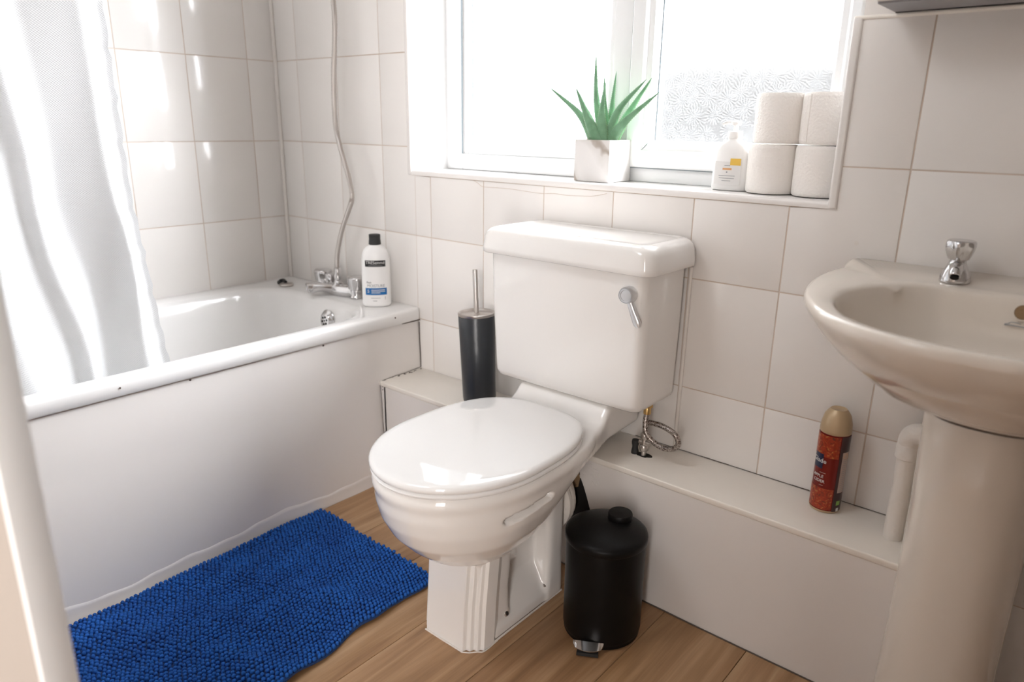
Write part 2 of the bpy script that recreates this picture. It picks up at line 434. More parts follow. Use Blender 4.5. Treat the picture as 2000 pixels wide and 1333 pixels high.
# ---------------------------------------------------------------- room
XR, YN, ZC = 2.75, -1.78, 2.40
TW, TX0, TH, TZ0 = 0.2007, 0.1169, 0.25, 0.9642
WX0, WX1, WZ0, WZ1 = 0.634, 1.806, 0.887, 1.93
GAP = 0.0011

# floor: base and planks
floor = struct_empty('floor')
obj('screed', bxm(0, XR, YN, 0.0, -0.06, -0.0095), 'void', floor)
x = 1.053 - 0.188 * 6; k = 0
while x < XR:
    a, b = max(x, 0.0), min(x + 0.188, XR)
    if b - a > 0.01:
        off = (0.35 * k) % 1.2
        ys = [YN, YN + off + 0.0] if False else [YN, -0.0005]
        o = obj('plank', bxm(a + 0.0006, b - 0.0006, ys[0], ys[1], -0.009, 0.0, 0.0007, 1), WOODS[k % 3], floor)
    x += 0.188; k += 1


def tile_poly(pts, place, m='tile', parent=None):
    """pts: polygon (u,v); place(u,v,d): depth d out of the wall"""
    bm = NB(); loft(bm, [[place(u, v, -0.006) for u, v in pts], [place(u, v, 0.0) for u, v in pts]])
    fr = [e for e in bm.edges if all(any((w.co - place(u, v, 0.0)).length < 1e-6 for u, v in pts) for w in e.verts)]
    bmesh.ops.bevel(bm, geom=fr, offset=0.0014, segments=2, profile=0.5, affect='EDGES')
    return obj('tile', bm, m, parent, 40)


def tiles(parent, u0, u1, v0, v1, cuts_u, place, skip=None):
    vs = [v0] + [z for z in [TZ0 + TH * i for i in range(-4, 7)] if v0 + 0.01 < z < v1 - 0.01] + [v1]
    us = [u0] + [u for u in cuts_u if u0 + 0.008 < u < u1 - 0.008] + [u1]
    for i in range(len(us) - 1):
        for j in range(len(vs) - 1):
            a, b, c, d = us[i] + GAP, us[i + 1] - GAP, vs[j] + GAP, vs[j + 1] - GAP
            polys = skip(a, b, c, d) if skip else [[(a, c), (b, c), (b, d), (a, d)]]
            for p in polys:
                o = tile_poly(p, place, parent=parent)


# window wall ("wall_window"): core with the opening, tiles on its face, tile front at y = 0
wall_w = struct_empty('wall_window')
core = NB()
Y0, Y1 = 0.0012, 0.26
box(core, 0, WX0, Y0, Y1, 0, 1.94); box(core, WX1, XR, Y0, Y1, 0, 1.2142); box(core, WX0, WX1, Y0, Y1, 0, 0.8895)
obj('grout_bed', core, 'grout', wall_w)
pl = NB(); box(pl, WX1 + 0.0, XR, 0.006, Y1, 1.2142, ZC); box(pl, 0, WX1, 0.006, Y1, WZ1, ZC)
obj('plaster', pl, 'plaster', wall_w)


def skip_w(a, b, c, d):
    wx0, wx1, wz0, wz1 = WX0 - 0.002, WX1 + 0.003, WZ0 - 0.002, 1.93
    if a > wx1 - 0.004 and c > 1.21: return []
    if c >= 1.9: return [[(a, c), (b, c), (b, d), (a, d)]] if b < wx0 + .03 or True else []
    if b <= wx0 or a >= wx1 or d <= wz0: return [[(a, c), (b, c), (b, d), (a, d)]]
    inx0, inx1 = a >= wx0, b <= wx1
    low = c < wz0
    if inx0 and inx1: return [[(a, c), (b, c), (b, wz0), (a, wz0)]] if low else []
    if not inx0 and not inx1: return []
    if not inx0:   # left edge column
        if low: return [[(a, c), (b, c), (b, wz0), (wx0, wz0), (wx0, d), (a, d)]]
        return [[(a, c), (wx0, c), (wx0, d), (a, d)]]
    if low: return [[(a, c), (b, c), (b, d), (wx1, d), (wx1, wz0), (a, wz0)]]
    return [[(wx1, c), (b, c), (b, d), (wx1, d)]]


cuts = sorted([TX0 + TW * i for i in range(14)])
tiles(wall_w, 0.0, XR, 0.0, 1.93, cuts + [], lambda u, v, d: Vector((u, -d * 1.0 if d else 0.0, v)) if d == 0 else Vector((u, 0.006, v)), skip_w)
wm = NB()   # thin cut line of the tile beside the bath, runs from sill to boxing
box(wm, 0.6560, 0.6568, -0.0004, 0.001, 0.50, 0.884)
obj('tile_cut_line', wm, 'grout', wall_w)
wm = NB()   # hairline crack below the sill
tube(wm, [(x, -0.0001, z) for x, z in [(0.884, 0.885), (0.900, 0.879), (0.918, 0.871), (0.97, 0.8712), (1.018, 0.871), (1.07, 0.8685), (1.117, 0.867), (1.15, 0.8695), (1.194, 0.868), (1.245, 0.870), (1.268, 0.872), (1.303, 0.880)]], 0.00055, 6, 5)
obj('crack', wm, 'grout', wall_w)
ch = NB(); lathe(ch, [(0.0001, 0.0), (0.004, 0.0), (0.0042, 0.0006), (0.0001, 0.0008)], (1.8535, -0.0002, 0.828), 12, tilt=AX((0, -1, 0)))
obj('filled_hole', ch, 'silicone', wall_w)

wall_l = struct_empty('wall_left')
obj('grout_bed', bxm(-0.1, -0.0012, YN, 0.26, 0, ZC), 'grout', wall_l)
cl = [-(0.1023 + TW * i) for i in range(10)]
tiles(wall_l, -1.75, 0.0, 0.30, 2.21, sorted(cl), lambda u, v, d: Vector((0.0 if d == 0 else -0.006, u, v)))
struct('wall_right', bxm(XR, XR + 0.1, YN, 0.26, 0, ZC), 'bounce_cut')
wn = NB(); box(wn, 0, 1.40, YN - 0.1, YN, 0, ZC); box(wn, 2.35, XR, YN - 0.1, YN, 0, ZC); box(wn, 1.40, 2.35, YN - 0.1, YN, 2.03, ZC)  # unseen opening placed to let the fill light in
struct('wall_near', wn, 'paint')
# landing box added unseen behind the doorway to keep sky light out
wn = NB(); box(wn, -0.2, 3.4, -3.0, -2.9, 0, ZC); box(wn, -0.2, -0.1, -2.9, YN - .1, 0, ZC); box(wn, 3.3, 3.4, -2.9, YN - .1, 0, ZC); box(wn, 2.8, 3.4, YN - .1, YN, 0, ZC); box(wn, -0.2, 3.4, -3.0, YN, -0.06, -0.001); box(wn, -0.2, 3.4, -3.0, YN, ZC, ZC + .08)
struct('wall_sky_block', wn, 'bounce_cut')
struct('ceiling', bxm(0, XR, YN, 0.26, ZC, ZC + 0.08), 'upvc')

# corner silicone
s = NB()
tube(s, [(0.004, -0.004, 0.5), (0.004, -0.004, 2.2)], 0.0065, 10, 2)
struct('trim_1', s, 'silicone', 60)

# window reveal, sill, beads
rv = NB(); box(rv, WX0 - 0.002, WX0 + 0.003, 0.004, 0.16, WZ0, WZ1); obj('reveal_lining', rv, 'upvc', wall_w)
rv = NB(); box(rv, WX1 - 0.003, WX1 + 0.002, 0.004, 0.16, WZ0, WZ1); obj('reveal_lining', rv, 'upvc', wall_w)
sill = struct('trim_2', bxm(WX0, WX1, 0.0, 0.235, 0.8895, 0.8993, 0.002, 2), 'acrylic', 40)
bd = NB()


def bead(p0, p1, nx, ny):
    """quarter-round bead: rounded section swept from p0 to p1, section axes nx, ny"""
    p0, p1, nx, ny = Vector(p0), Vector(p1), Vector(nx), Vector(ny)
    sec = [(0, 0), (1, 0)] + [(math.cos(a * PI / 12), math.sin(a * PI / 12)) for a in range(1, 6)] + [(0, 1)]
    b = NB(); loft(b, [[p0 + nx * u + ny * v for u, v in sec], [p1 + nx * u + ny * v for u, v in sec]]); return b


bm = NB()
merge(bm, bead((WX0 - 0.003, 0.003, 0.8865), (WX1 + 0.004, 0.003, 0.8865), (0, -0.006, 0), (0, 0, 0.0135)))
struct('trim_3', bm, 'bead', 50)
bm = NB(); box(bm, WX1 - 0.012, WX1 + 0.004, -0.005, 0.010, WZ0 - 0.0005, 1.2175, 0.004, 3); struct('trim_4', bm, 'bead', 50)
bm = NB(); box(bm, WX0 - 0.004, WX0 + 0.010, -0.005, 0.010, WZ0 - 0.0005, WZ1, 0.004, 3); struct('trim_5', bm, 'bead', 50)
bm = NB(); box(bm, WX1 - 0.012, XR, -0.004, 0.012, 1.2125, 1.2195, 0.003, 2); struct('trim_6', bm, 'cream', 50)

# window frame
win = struct_empty('window_1')
FY0, FY1 = 0.150, 0.215
fr = NB()
box(fr, WX0, 0.700, FY0, FY1, 0.8993, WZ1, 0.004); box(fr, 1.750, WX1, FY0, FY1, 0.8993, WZ1, 0.004)
box(fr, 0.700, 1.750, FY0, FY1, 0.8993, 0.944, 0.004); box(fr, 0.700, 1.750, FY0, FY1, 1.875, WZ1, 0.004)
box(fr, 1.205, 1.262, FY0, FY1, 0.944, 1.875, 0.004)
obj('window_frame', fr, 'upvc', win, 40)
bdm = NB()   # glazing bead of the fixed pane, then its dark seal
for (a, b, c, d) in ((0.700, 0.716, 0.944, 1.875), (1.190, 1.206, 0.944, 1.875), (0.716, 1.19, 0.944, 0.958), (0.716, 1.19, 1.861, 1.875)):
    box(bdm, a, b, FY0 + 0.006, FY1 - 0.03, c, d, 0.004)
obj('glazing_bead', bdm, 'upvc', win, 40)
sl = NB()
box(sl, 0.7165, 0.7185, FY0 + 0.026, FY0 + 0.03, 0.958, 1.861); box(sl, 0.697, 0.700, FY0 - 0.0008, FY0 + 0.004, 0.944, 1.875)
obj('seal', sl, 'seal', win)
obj('glass_pane', bxm(0.71, 1.197, FY0 + 0.030, FY0 + 0.034, 0.952, 1.868), 'glass_left', win)
# opening sash, proud of the frame, with mitred chamfered profile
SX0, SX1, SZ0, SZ1 = 1.262, 1.782, 0.934, 1.890
SY = 0.136


def ringframe(bm, a, b):
    """a, b: (x0,x1,z0,z1,y) rectangles joined by sloping faces"""
    A = [bm.verts.new(p) for p in ((a[0], a[4], a[2]), (a[1], a[4], a[2]), (a[1], a[4], a[3]), (a[0], a[4], a[3]))]
    B = [bm.verts.new(p) for p in ((b[0], b[4], b[2]), (b[1], b[4], b[2]), (b[1], b[4], b[3]), (b[0], b[4], b[3]))]
    for i in range(4): bm.faces.new((A[i], A[(i + 1) % 4], B[(i + 1) % 4], B[i]))


sh = NB()
lv = [(0, FY0 + 0.01), (0, SY + 0.003), (0.003, SY), (0.034, SY), (0.040, SY + 0.004), (0.041, SY + 0.008), (0.054, SY + 0.010), (0.062, SY + 0.022), (0.0625, SY + 0.030), (0.0625, FY0 + 0.045)]
for (i0, y0), (i1, y1) in zip(lv, lv[1:]):
    ringframe(sh, (SX0 + i0, SX1 - i0, SZ0 + i0, SZ1 - i0, y0), (SX0 + i1, SX1 - i1, SZ0 + i1, SZ1 - i1, y1))
bmesh.ops.remove_doubles(sh, verts=sh.verts[:], dist=1e-6)
obj('sash', sh, 'upvc', win, 25)
sl = NB()
box(sl, SX0 - 0.0025, SX0 + 0.0005, SY + 0.006, FY0 + 0.002, SZ0 - 0.001, SZ1); box(sl, SX0 - 0.0025, SX1, SY + 0.006, FY0 + 0.002, SZ0 - 0.0025, SZ0 + 0.0005)
ii = 0.0625
box(sl, SX0 + ii, SX0 + ii + 0.003, SY + 0.029, SY + 0.033, SZ0 + ii, SZ1 - ii)
for sx_, sz_ in ((1, 1),):
    b = NB(); box(b, -0.0006, 0.0006, -0.0006, 0.001, 0, 0.030); bmesh.ops.rotate(b, verts=b.verts[:], cent=(0, 0, 0), matrix=Matrix.Rotation(PI / 4, 3, 'Y'))
    bmesh.ops.translate(b, verts=b.verts[:], vec=(SX0 + 0.041, SY + 0.0075, SZ0 + 0.041)); merge(sl, b)
obj('seal', sl, 'seal', win)
obj('glass_pane', bxm(SX0 + 0.058, SX1 - 0.058, SY + 0.033, SY + 0.037, SZ0 + 0.058, SZ1 - 0.058), 'glass', win)

# outdoors: ground below and a pale rendered wall across the yard
yard = struct('ground_outside', bxm(-30, 30, 0.6, 60, -2.9, -2.8), 'mug')

# door standing open at the left of the camera
d = struct_empty('door_1')
Q = Vector((1.585, -1.300, 0)); fdir = Vector((-0.87, -0.493, 0)).normalized(); sdir = Vector((-0.493, 0.87, 0)).normalized()


def dbox(bm, a0, a1, s0, s1, z0, z1, bev=0.002):
    b = NB(); box(b, a0, a1, s0, s1, z0, z1, bev)
    for v in b.verts: v.co = Q + fdir * v.co.x + sdir * v.co.y + Vector((0, 0, v.co.z))
    return merge(bm, b)


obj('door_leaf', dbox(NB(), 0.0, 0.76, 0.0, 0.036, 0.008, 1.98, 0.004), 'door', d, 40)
obj('door_edge', dbox(NB(), -0.004, 0.0006, 0.0005, 0.0355, 0.008, 1.98, 0.001), 'lit_edge', d, 40)
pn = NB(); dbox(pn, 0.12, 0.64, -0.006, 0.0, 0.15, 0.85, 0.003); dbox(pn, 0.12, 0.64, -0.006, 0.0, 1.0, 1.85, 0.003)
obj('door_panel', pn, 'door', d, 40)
hb = NB(); tube(hb, [Q + fdir * 0.06 + sdir * -0.001 + Vector((0, 0, 1.0)), Q + fdir * 0.06 - sdir * 0.05 + Vector((0, 0, 1.0)), Q + fdir * 0.07 - sdir * 0.055 + Vector((0, 0, 1.0)), Q + fdir * 0.17 - sdir * 0.055 + Vector((0, 0, 1.0))], 0.009, 10, 4)
obj('door_handle', hb, 'satin', d, 60)

# ---------------------------------------------------------------- pipe boxing
BZ, BD = 0.310, 0.166
bx = thing('pipe_boxing', 'long low cream-topped boxing running along the floor under the window behind the toilet', 'boxing', (1.4, -0.08, 0))
BX1 = 2.135
obj('top_board', bxm(0.662, BX1, -BD - 0.0015, -0.001, BZ - 0.014, BZ, 0.003, 3), 'cream', bx, 40, label='cream gloss painted top board')
obj('front_board', bxm(0.684, BX1, -BD, -BD + 0.012, 0.001, BZ - 0.013), 'paint', bx)
obj('end_board', bxm(BX1 - 0.012, BX1, -BD + 0.012, -0.002, 0.001, BZ - 0.014), 'paint', bx)
# left end returns to the sloping bath panel
b = NB(); loft(b, [[Vector(p) for p in ((0.667, -BD, BZ - 0.013), (0.690, -BD, BZ - 0.013), (0.690, -BD, 0.001), (0.688, -BD, 0.001))],
                   [Vector(p) for p in ((0.667, -BD + 0.012, BZ - 0.013), (0.690, -BD + 0.012, BZ - 0.013), (0.690, -BD + 0.012, 0.001), (0.688, -BD + 0.012, 0.001))]])
obj('filler_strip', b, 'paint', bx)
rnd = random.Random(3)


def blob(cx, cz, rx, rz, y0, y1, n=22, jag=0.25, axis='y', seed=1):
    rr = random.Random(seed); P = []
    for i in range(n):
        a = 2 * PI * i / n; k = 1 + rr.uniform(-jag, jag); P.append((cx + rx * k * math.cos(a), cz + rz * k * math.sin(a)))
    bm = NB()
    if axis == 'y': prism(bm, P, lambda u, v: Vector((u, y0, v)), lambda u, v: Vector((u, y1, v)))
    else: prism(bm, P, lambda u, v: Vector((u, v, y0)), lambda u, v: Vector((u, v, y1)))
    return bm


# broken hole in the boxing around the soil pipe
hp = [(1.27, 0.13), (1.35, 0.12), (1.412, 0.150), (1.409, 0.170), (1.398, 0.200), (1.388, 0.225), (1.378, 0.245), (1.372, 0.268), (1.362, 0.285), (1.345, 0.296), (1.30, 0.300), (1.262, 0.27), (1.25, 0.19)]
b = NB(); prism(b, hp, lambda u, v: Vector((u, -BD - 0.0012, v)), lambda u, v: Vector((u, -BD + 0.002, v)))
obj('broken_hole', b, 'void', bx)
b = NB(); hp2 = [(1.352, 0.215), (1.362, 0.216), (1.373, 0.222), (1.377, 0.245), (1.372, 0.262), (1.377, 0.280), (1.362, 0.292), (1.350, 0.300), (1.352, 0.283), (1.362, 0.268), (1.358, 0.250), (1.362, 0.236)]
prism(b, hp2, lambda u, v: Vector((u, -BD - 0.0025, v)), lambda u, v: Vector((u, -BD + 0.002, v)))
obj('broken_edge', bevel_all(b, 0.0008, 1), 'brown', bx)
b = NB()
for i in range(26):
    cx, cz = 1.385 + rnd.gauss(0, 0.018), 0.262 + rnd.gauss(0, 0.022)
    if cx < 1.374 or cz > 0.294: continue
    merge(b, blob(cx, cz, rnd.uniform(.003, .008), rnd.uniform(.002, .006), -BD - rnd.uniform(.0006, .0014), -BD + .001, 9, .3, seed=i))
obj('flaking_paint', b, 'paint', bx)['kind'] = 'stuff'
b = blob(1.490, -0.083, 0.021, 0.011, BZ - 0.001, BZ + 0.0008, 18, 0.18, 'z', 5)
obj('pipe_hole', b, 'void', bx)
gaps = []
# dark gaps where boxing meets tiles and bath panel
def gapl(pts, r, per=4): obj('gap_line', tube(NB(), pts, r, 6, per), 'mould', bx)
gapl([(0.663, -0.003, 0.312), (0.668, -0.06, 0.311), (0.668, -0.11, 0.3115), (0.670, -0.160, 0.3105)], 0.0007)
gapl([(0.6685, -BD - 0.001, 0.311), (0.6705, -BD - 0.001, 0.29), (0.6735, -BD - 0.001, 0.24), (0.6760, -BD - 0.001, 0.17), (0.684, -BD - 0.001, 0.10), (0.689, -BD - 0.001, 0.01)], 0.0007)
gapl([(1.42, -.0006, BZ + .0005), (1.6, -.0006, BZ + .0007), (1.85, -.0006, BZ + .0004), (2.08, -.0006, BZ + .0006)], .0006)
for (a, b_) in ((1.60, 1.66), (1.80, 1.835), (1.985, 2.005)):
    gapl([(a, -0.0006, BZ + 0.001), ((a + b_) / 2, -0.0006, BZ + 0.0005), (b_, -0.0006, BZ + 0.001)], 0.0009, 2)
cr = NB()
for i in range(14):
    t = rnd.random(); merge(cr, blob(0.672 + rnd.uniform(-.003, .006), -0.15 * t - 0.008, rnd.uniform(.001, .003), rnd.uniform(.001, .005), BZ, BZ + 0.0007, 7, .4, 'z', i))
merge(cr, blob(0.678, 0.296, .0018, .0022, -BD - 0.0008, -BD + .001, 8, .3, 'y', 3)); merge(cr, blob(0.679, 0.287, .0022, .0022, -BD - 0.0008, -BD + .001, 8, .3, 'y', 4))
obj('mould_speck', cr, 'mould', bx)['kind'] = 'stuff'
ft = NB(); tube(ft, [(0.70, -BD - 0.001, 0.0012), (1.2, -BD - 0.002, 0.001), (1.58, -BD - 0.001, 0.0015), (1.7, -BD - 0.002, 0.001), (2.13, -BD - 0.001, 0.0012)], 0.0016, 6, 8)
obj('floor_gap', ft, 'mould', bx)

# ---------------------------------------------------------------- bath
BY1 = -1.68
bath = thing('bathtub', 'white built-in bath against the left wall with a white side panel', 'bathtub', (0.33, -0.85, 0))
rim = 0.50


def bring(x0, x1, y0, y1, z, r): return rrect(x0, x1, y0, y1, z, r, 8)


sh = NB()
XB = 0.666
rings = [bring(0.001, XB - 0.003, BY1, -0.001, 0.463, 0.006), bring(0.001, XB + 0.0, BY1, -0.001, 0.466, 0.008), bring(0.001, XB + 0.001, BY1, -0.001, 0.491, 0.009),
         bring(0.001, XB - 0.001, BY1, -0.001, 0.4965, 0.010), bring(0.001, XB - 0.006, BY1, -0.001, 0.4995, 0.012), bring(0.010, XB - 0.018, BY1, -0.01, 0.5005, 0.02),
         bring(0.060, 0.622, BY1 + 0.06, -0.115, 0.4995, 0.14), bring(0.070, 0.612, BY1 + 0.07, -0.125, 0.4955, 0.14), bring(0.080, 0.604, BY1 + 0.08, -0.134, 0.482, 0.14),
         bring(0.090, 0.596, BY1 + 0.10, -0.145, 0.44, 0.14), bring(0.105, 0.580, BY1 + 0.15, -0.165, 0.30, 0.14), bring(0.125, 0.560, BY1 + 0.2, -0.19, 0.19, 0.13),
         bring(0.160, 0.525, BY1 + 0.26, -0.235, 0.155, 0.11), bring(0.22, 0.465, BY1 + 0.35, -0.31, 0.145, 0.08)]
loft(sh, rings, cap0=False)
obj('shell', sh, 'acrylic', bath, 50)
# side panel, slightly splayed towards the floor
sp = NB(); loft(sp, [[Vector((0.650, y, 0.464)), Vector((0.657, y, 0.464)), Vector((0.663, y, 0.31)), Vector((0.6855, y, 0.001)), Vector((0.672, y, 0.001)), Vector((0.652, y, 0.31))] for y in (BY1, -1.2, -0.8, -0.4, -0.002)])
obj('side_panel', sp, 'paint', bath)
wv = NB(); N = 150; R0 = []
for i in range(N + 1):
    y = -0.170 - (1.50) * i / N
    h = 0.040 + 0.006 * math.sin(y * 9) + 0.004 * math.sin(y * 23 + 1) + 0.0015 * math.sin(y * 71)
    def px_(z): return 0.6855 - (0.6855 - 0.663) * z / 0.31
    R0.append([Vector((px_(0) - .001, y, 0.0005)), Vector((px_(0) + 0.0024 + .0008 * math.sin(y * 40), y, 0.0005)), Vector((px_(.3 * h) + .0016, y, .3 * h)), Vector((px_(.5 * h) + .0008 + .0004 * math.sin(y * 33), y, .5 * h)), Vector((px_(.75 * h) + .0014, y, .75 * h)), Vector((px_(h * .95) + 0.0006, y, .95 * h)), Vector((px_(h) - .001, y, h))])
loft(wv, R0)
obj('sealant_strip', wv, 'paint', bath, 60)
md = NB()
md = NB(); tube(md, [(0.6655, -0.003, 0.4625), (0.664, -0.03, 0.4618), (0.662, -0.07, 0.4622)], 0.0016, 6, 4)
obj('gap_line', md, 'mould', bath); md = NB(); tube(md, [(0.661, -0.002, 0.455), (0.6615, -0.002, 0.40), (0.6635, -0.002, 0.36), (0.664, -0.002, 0.312)], 0.0012, 6, 4)
obj('gap_line', md, 'mould', bath)
for (xx, y, z, r) in ((0.6578, -0.345, 0.457, .0028), (0.6578, -0.71, 0.457, .0026), (0.6675, -0.865, 0.483, .0022), (0.6672, -0.100, 0.487, .0026), (0.6862, -0.158 - .04, 0.012, .0026)):
    obj('mould_mark', lathe(NB(), [(0.0002, 0), (r, 0.0), (r, 0.0006), (0.0002, 0.0009)], (xx, y, z), 8, tilt=AX((1, 0, 0))), 'mould', bath)
# overflow
ov = NB(); oc = Vector((0.405, -0.1445, 0.440)); T = AX((0.0, -1, 0.10))
lathe(ov, [(0.0325, -0.002), (0.0335, 0.003), (0.030, 0.007), (0.024, 0.009), (0.022, 0.013), (0.0195, 0.0145), (0.0002, 0.015)], oc, 32, tilt=T)
ovo = obj('overflow', ov, 'chrome', bath, 50, label='round chrome overflow with a ring of holes')
hh = NB()
for i in range(6):
    a = 2 * PI * i / 6 + .3
    lathe(hh, [(0.0036, 0.0146), (0.0036, 0.0154)], oc + T @ Vector((0.0115 * math.cos(a), 0.0115 * math.sin(a), 0)), 10, tilt=T)
lathe(hh, [(0.0028, 0.0146), (0.0028, 0.0154)], oc, 10, tilt=T)
obj('overflow_hole', hh, 'void', ovo)

# bath/shower mixer tap
tp = thing('bath_mixer_tap', 'chrome bath mixer tap with two knobs and a long shower hose on the bath rim', 'tap', (0.35, -0.058, 0.5))
tb = NB()
for X in (0.262, 0.432):
    lathe(tb, [(0.024, 0.5005), (0.024, 0.505), (0.020, 0.509), (0.0195, 0.520), (0.020, 0.527), (0.0215, 0.529)], (X, -0.052, 0), 28)
tube(tb, [(0.262, -0.052, 0.520), (0.29, -0.056, 0.518), (0.350, -0.066, 0.516), (0.410, -0.056, 0.518), (0.432, -0.052, 0.520)], lambda t: 0.0155 + 0.007 * math.sin(PI * t), 18, 6)
lathe(tb, [(0.022, 0.504), (0.026, 0.514), (0.024, 0.527), (0.017, 0.537), (0.011, 0.544), (0.0095, 0.552)], (0.352, -0.062, 0), 26)
me = fuse(tb, 0.0022, 5); obj('valve_body', me, 'chrome', tp, 180)
tb = NB(); tube(tb, [(0.345, -0.066, 0.518), (0.335, -0.09, 0.523), (0.322, -0.12, 0.528), (0.312, -0.142, 0.527)], lambda t: 0.0185 - 0.004 * math.sin(PI * min(1, t * 1.1)), 20, 6)
lathe(tb, [(0.0150, 0.0), (0.0165, 0.001), (0.0165, 0.012), (0.0125, 0.0135), (0.011, 0.0105), (0.0002, 0.0105)], (0.314, -0.137, 0.529), 20, tilt=AX((-0.35, -1, -0.15)))
obj('spout', tb, 'chrome', tp, 50)


def knob(cx, cy, z0, R, H, n=8):
    b = NB()
    fac = lambda a, z: 1 - 0.055 * (0.5 + 0.5 * math.cos(n * a)) * (1 if z0 + 0.15 * H < z < z0 + .9 * H else 0.2)
    lathe(b, [(R * .55, z0), (R * .86, z0 + .04 * H), (R * .93, z0 + .3 * H), (R * .99, z0 + .62 * H), (R, z0 + .80 * H), (R * .97, z0 + .9 * H), (R * .85, z0 + .97 * H), (R * .55, z0 + H), (0.0002, z0 + H * 1.01)], (cx, cy, 0), 48, faceted=fac)
    return b


for X in (0.262, 0.432): obj('knob', knob(X, -0.052, 0.528, 0.0285, 0.041), 'chrome', tp, 60)
obj('diverter_knob', knob(0.308, -0.060, 0.532, 0.0155, 0.030), 'chrome', tp, 60)
hs = NB(); hp_ = [(0.352, -0.060, 0.565), (0.350, -0.060, 0.60), (0.358, -0.060, 0.641), (0.385, -0.060, 0.708), (0.429, -0.060, 0.782), (0.440, -0.058, 0.813), (0.428, -0.056, 0.865), (0.392, -0.054, 0.953), (0.370, -0.052, 1.025), (0.372, -0.05, 1.154), (0.387, -0.048, 1.291), (0.384, -0.046, 1.40), (0.38, -0.045, 1.75)]
tube(hs, hp_, 0.0072, 12, 26, ribs=0.07); obj('shower_hose', hs, 'steel', tp, 70, label='ribbed grey metal shower hose')
fr_ = NB(); lathe(fr_, [(0.0095, 0.548), (0.0125, 0.550), (0.0128, 0.562), (0.0105, 0.566), (0.0098, 0.582), (0.0080, 0.586)], (0.352, -0.061, 0), 20)
obj('hose_nut', fr_, 'chrome', tp, 50)

# bath plug on the far corner of the rim
pg = thing('bath_plug', 'small black and chrome bath plug lying on the far corner of the bath rim', 'plug', (0.118, -0.100, 0.5005))
b = NB(); lathe(b, [(0.0002, 0.5008), (0.021, 0.5008), (0.023, 0.504), (0.022, 0.508), (0.018, 0.510), (0.0002, 0.5105)], (0.128, -0.106, 0), 28); obj('plug_disc', b, 'steel', pg, 50)
b = NB(); tube(b, [(0.088, -0.103, 0.5105), (0.100, -0.098, 0.514), (0.116, -0.103, 0.513), (0.125, -0.105, 0.512)], lambda t: 0.0062 - .001 * t, 10, 5); tube(b, [(0.085, -0.105, 0.5075), (0.094, -0.112, 0.507), (0.11, -0.115, 0.508)], 0.006, 10, 4)
obj('plug_stopper', b, 'rubber', pg, 60)

# ---------------------------------------------------------------- shower curtain
cu = thing('shower_curtain', 'white waffle shower curtain hanging in folds inside the bath', 'curtain', (0.58, -1.15, 0.3))
# fold profile: (distance from the leading edge, x offset)
prof = [(0.0, 0.004), (0.012, -0.006), (0.052, 0.024), (0.075, 0.010), (0.140, -0.022), (0.150, -0.020), (0.185, 0.014), (0.197, 0.016), (0.215, -0.004), (0.225, -0.006), (0.30, 0.024), (0.325, 0.018), (0.38, -0.020), (0.41, -0.01), (0.46, 0.022), (0.52, -0.016), (0.58, 0.02), (0.64, -0.02), (0.70, 0.02), (0.78, -0.02), (0.84, 0.02), (0.92, 0.0)]
uu = np.linspace(0, 0.90, 260); pp = np.interp(uu, [p[0] for p in prof], [p[1] for p in prof])
ker = np.hanning(9); ker /= ker.sum(); pp = np.convolve(np.pad(pp, 4, mode='edge'), ker, 'valid')
zz = np.linspace(0.30, 2.02, 90)
bm = NB(); uvl = bm.loops.layers.uv.new('UVMap'); G = []; rr = random.Random(5)
for j, z in enumerate(zz):
    row = []; t = (z - 0.5) / 1.5
    for i, u in enumerate(uu):
        edge = -0.700 - 0.045 * min(1, max(0, (z - 0.42) / 0.45)) + (0.0022 * math.sin(z * 95) + 0.0014 * math.sin(z * 171)) * math.exp(-u * 30)
        shift = 0.018 * math.sin(z * 5.1 + u * 9) * min(1, u * 8) + 0.010 * math.sin(z * 13 + u * 22) * math.exp(-((z - .75) / .35) ** 2) * min(1, u * 10)
        y = edge - u * (1.0 - 0.06 * t) - shift
        amp = 1.12 + 0.25 * math.sin(z * 2.2 + u * 7)
        xx = 0.556 + pp[i] * amp + 0.004 * math.sin(z * 9 + u * 31)
        row.append(bm.verts.new((min(xx, 0.598 + 0.1 * max(0, z - .55)), y, z)))
    G.append(row)
sarc = np.concatenate([[0], np.cumsum(np.hypot(np.diff(uu), np.diff(pp)))])
for j in range(len(zz) - 1):
    for i in range(len(uu) - 1):
        f = bm.faces.new((G[j][i], G[j][i + 1], G[j + 1][i + 1], G[j + 1][i]))
        for l, (a, b_) in zip(f.loops, ((i, j), (i + 1, j), (i + 1, j + 1), (i, j + 1))): l[uvl].uv = (sarc[a], zz[b_])
fab = obj('fabric', bm, 'curtain', cu, 180)
hm = NB(); R0 = []
for row in G[:0]: pass
rd = NB(); lathe(rd, [(0.0125, YN), (0.0125, -0.001)], (0.575, 0, 2.06), 20, tilt=Matrix.Rotation(-PI / 2, 3, 'X')); 
rod = obj('curtain_rod', rd, 'chrome', cu, 50)
for i in range(9):
    b = NB(); yy = -0.76 - i * 0.105
    tube(b, [Vector((0.575 + 0.022 * math.cos(a), yy, 2.052 + 0.022 * math.sin(a))) for a in [2 * PI * k / 14 for k in range(15)]], 0.0016, 6, 0)
    obj('curtain_ring', b, 'plastic', cu, 60)

# ---------------------------------------------------------------- bath mat
mt = thing('bath_mat', 'blue chenille bath mat on the wooden floor beside the bath', 'mat', (0.93, -0.82, 0))
MA, MB_, MC, MD = Vector((0.692, -0.412)), Vector((1.150, -0.425)), Vector((1.205, -1.235)), Vector((0.705, -1.235))


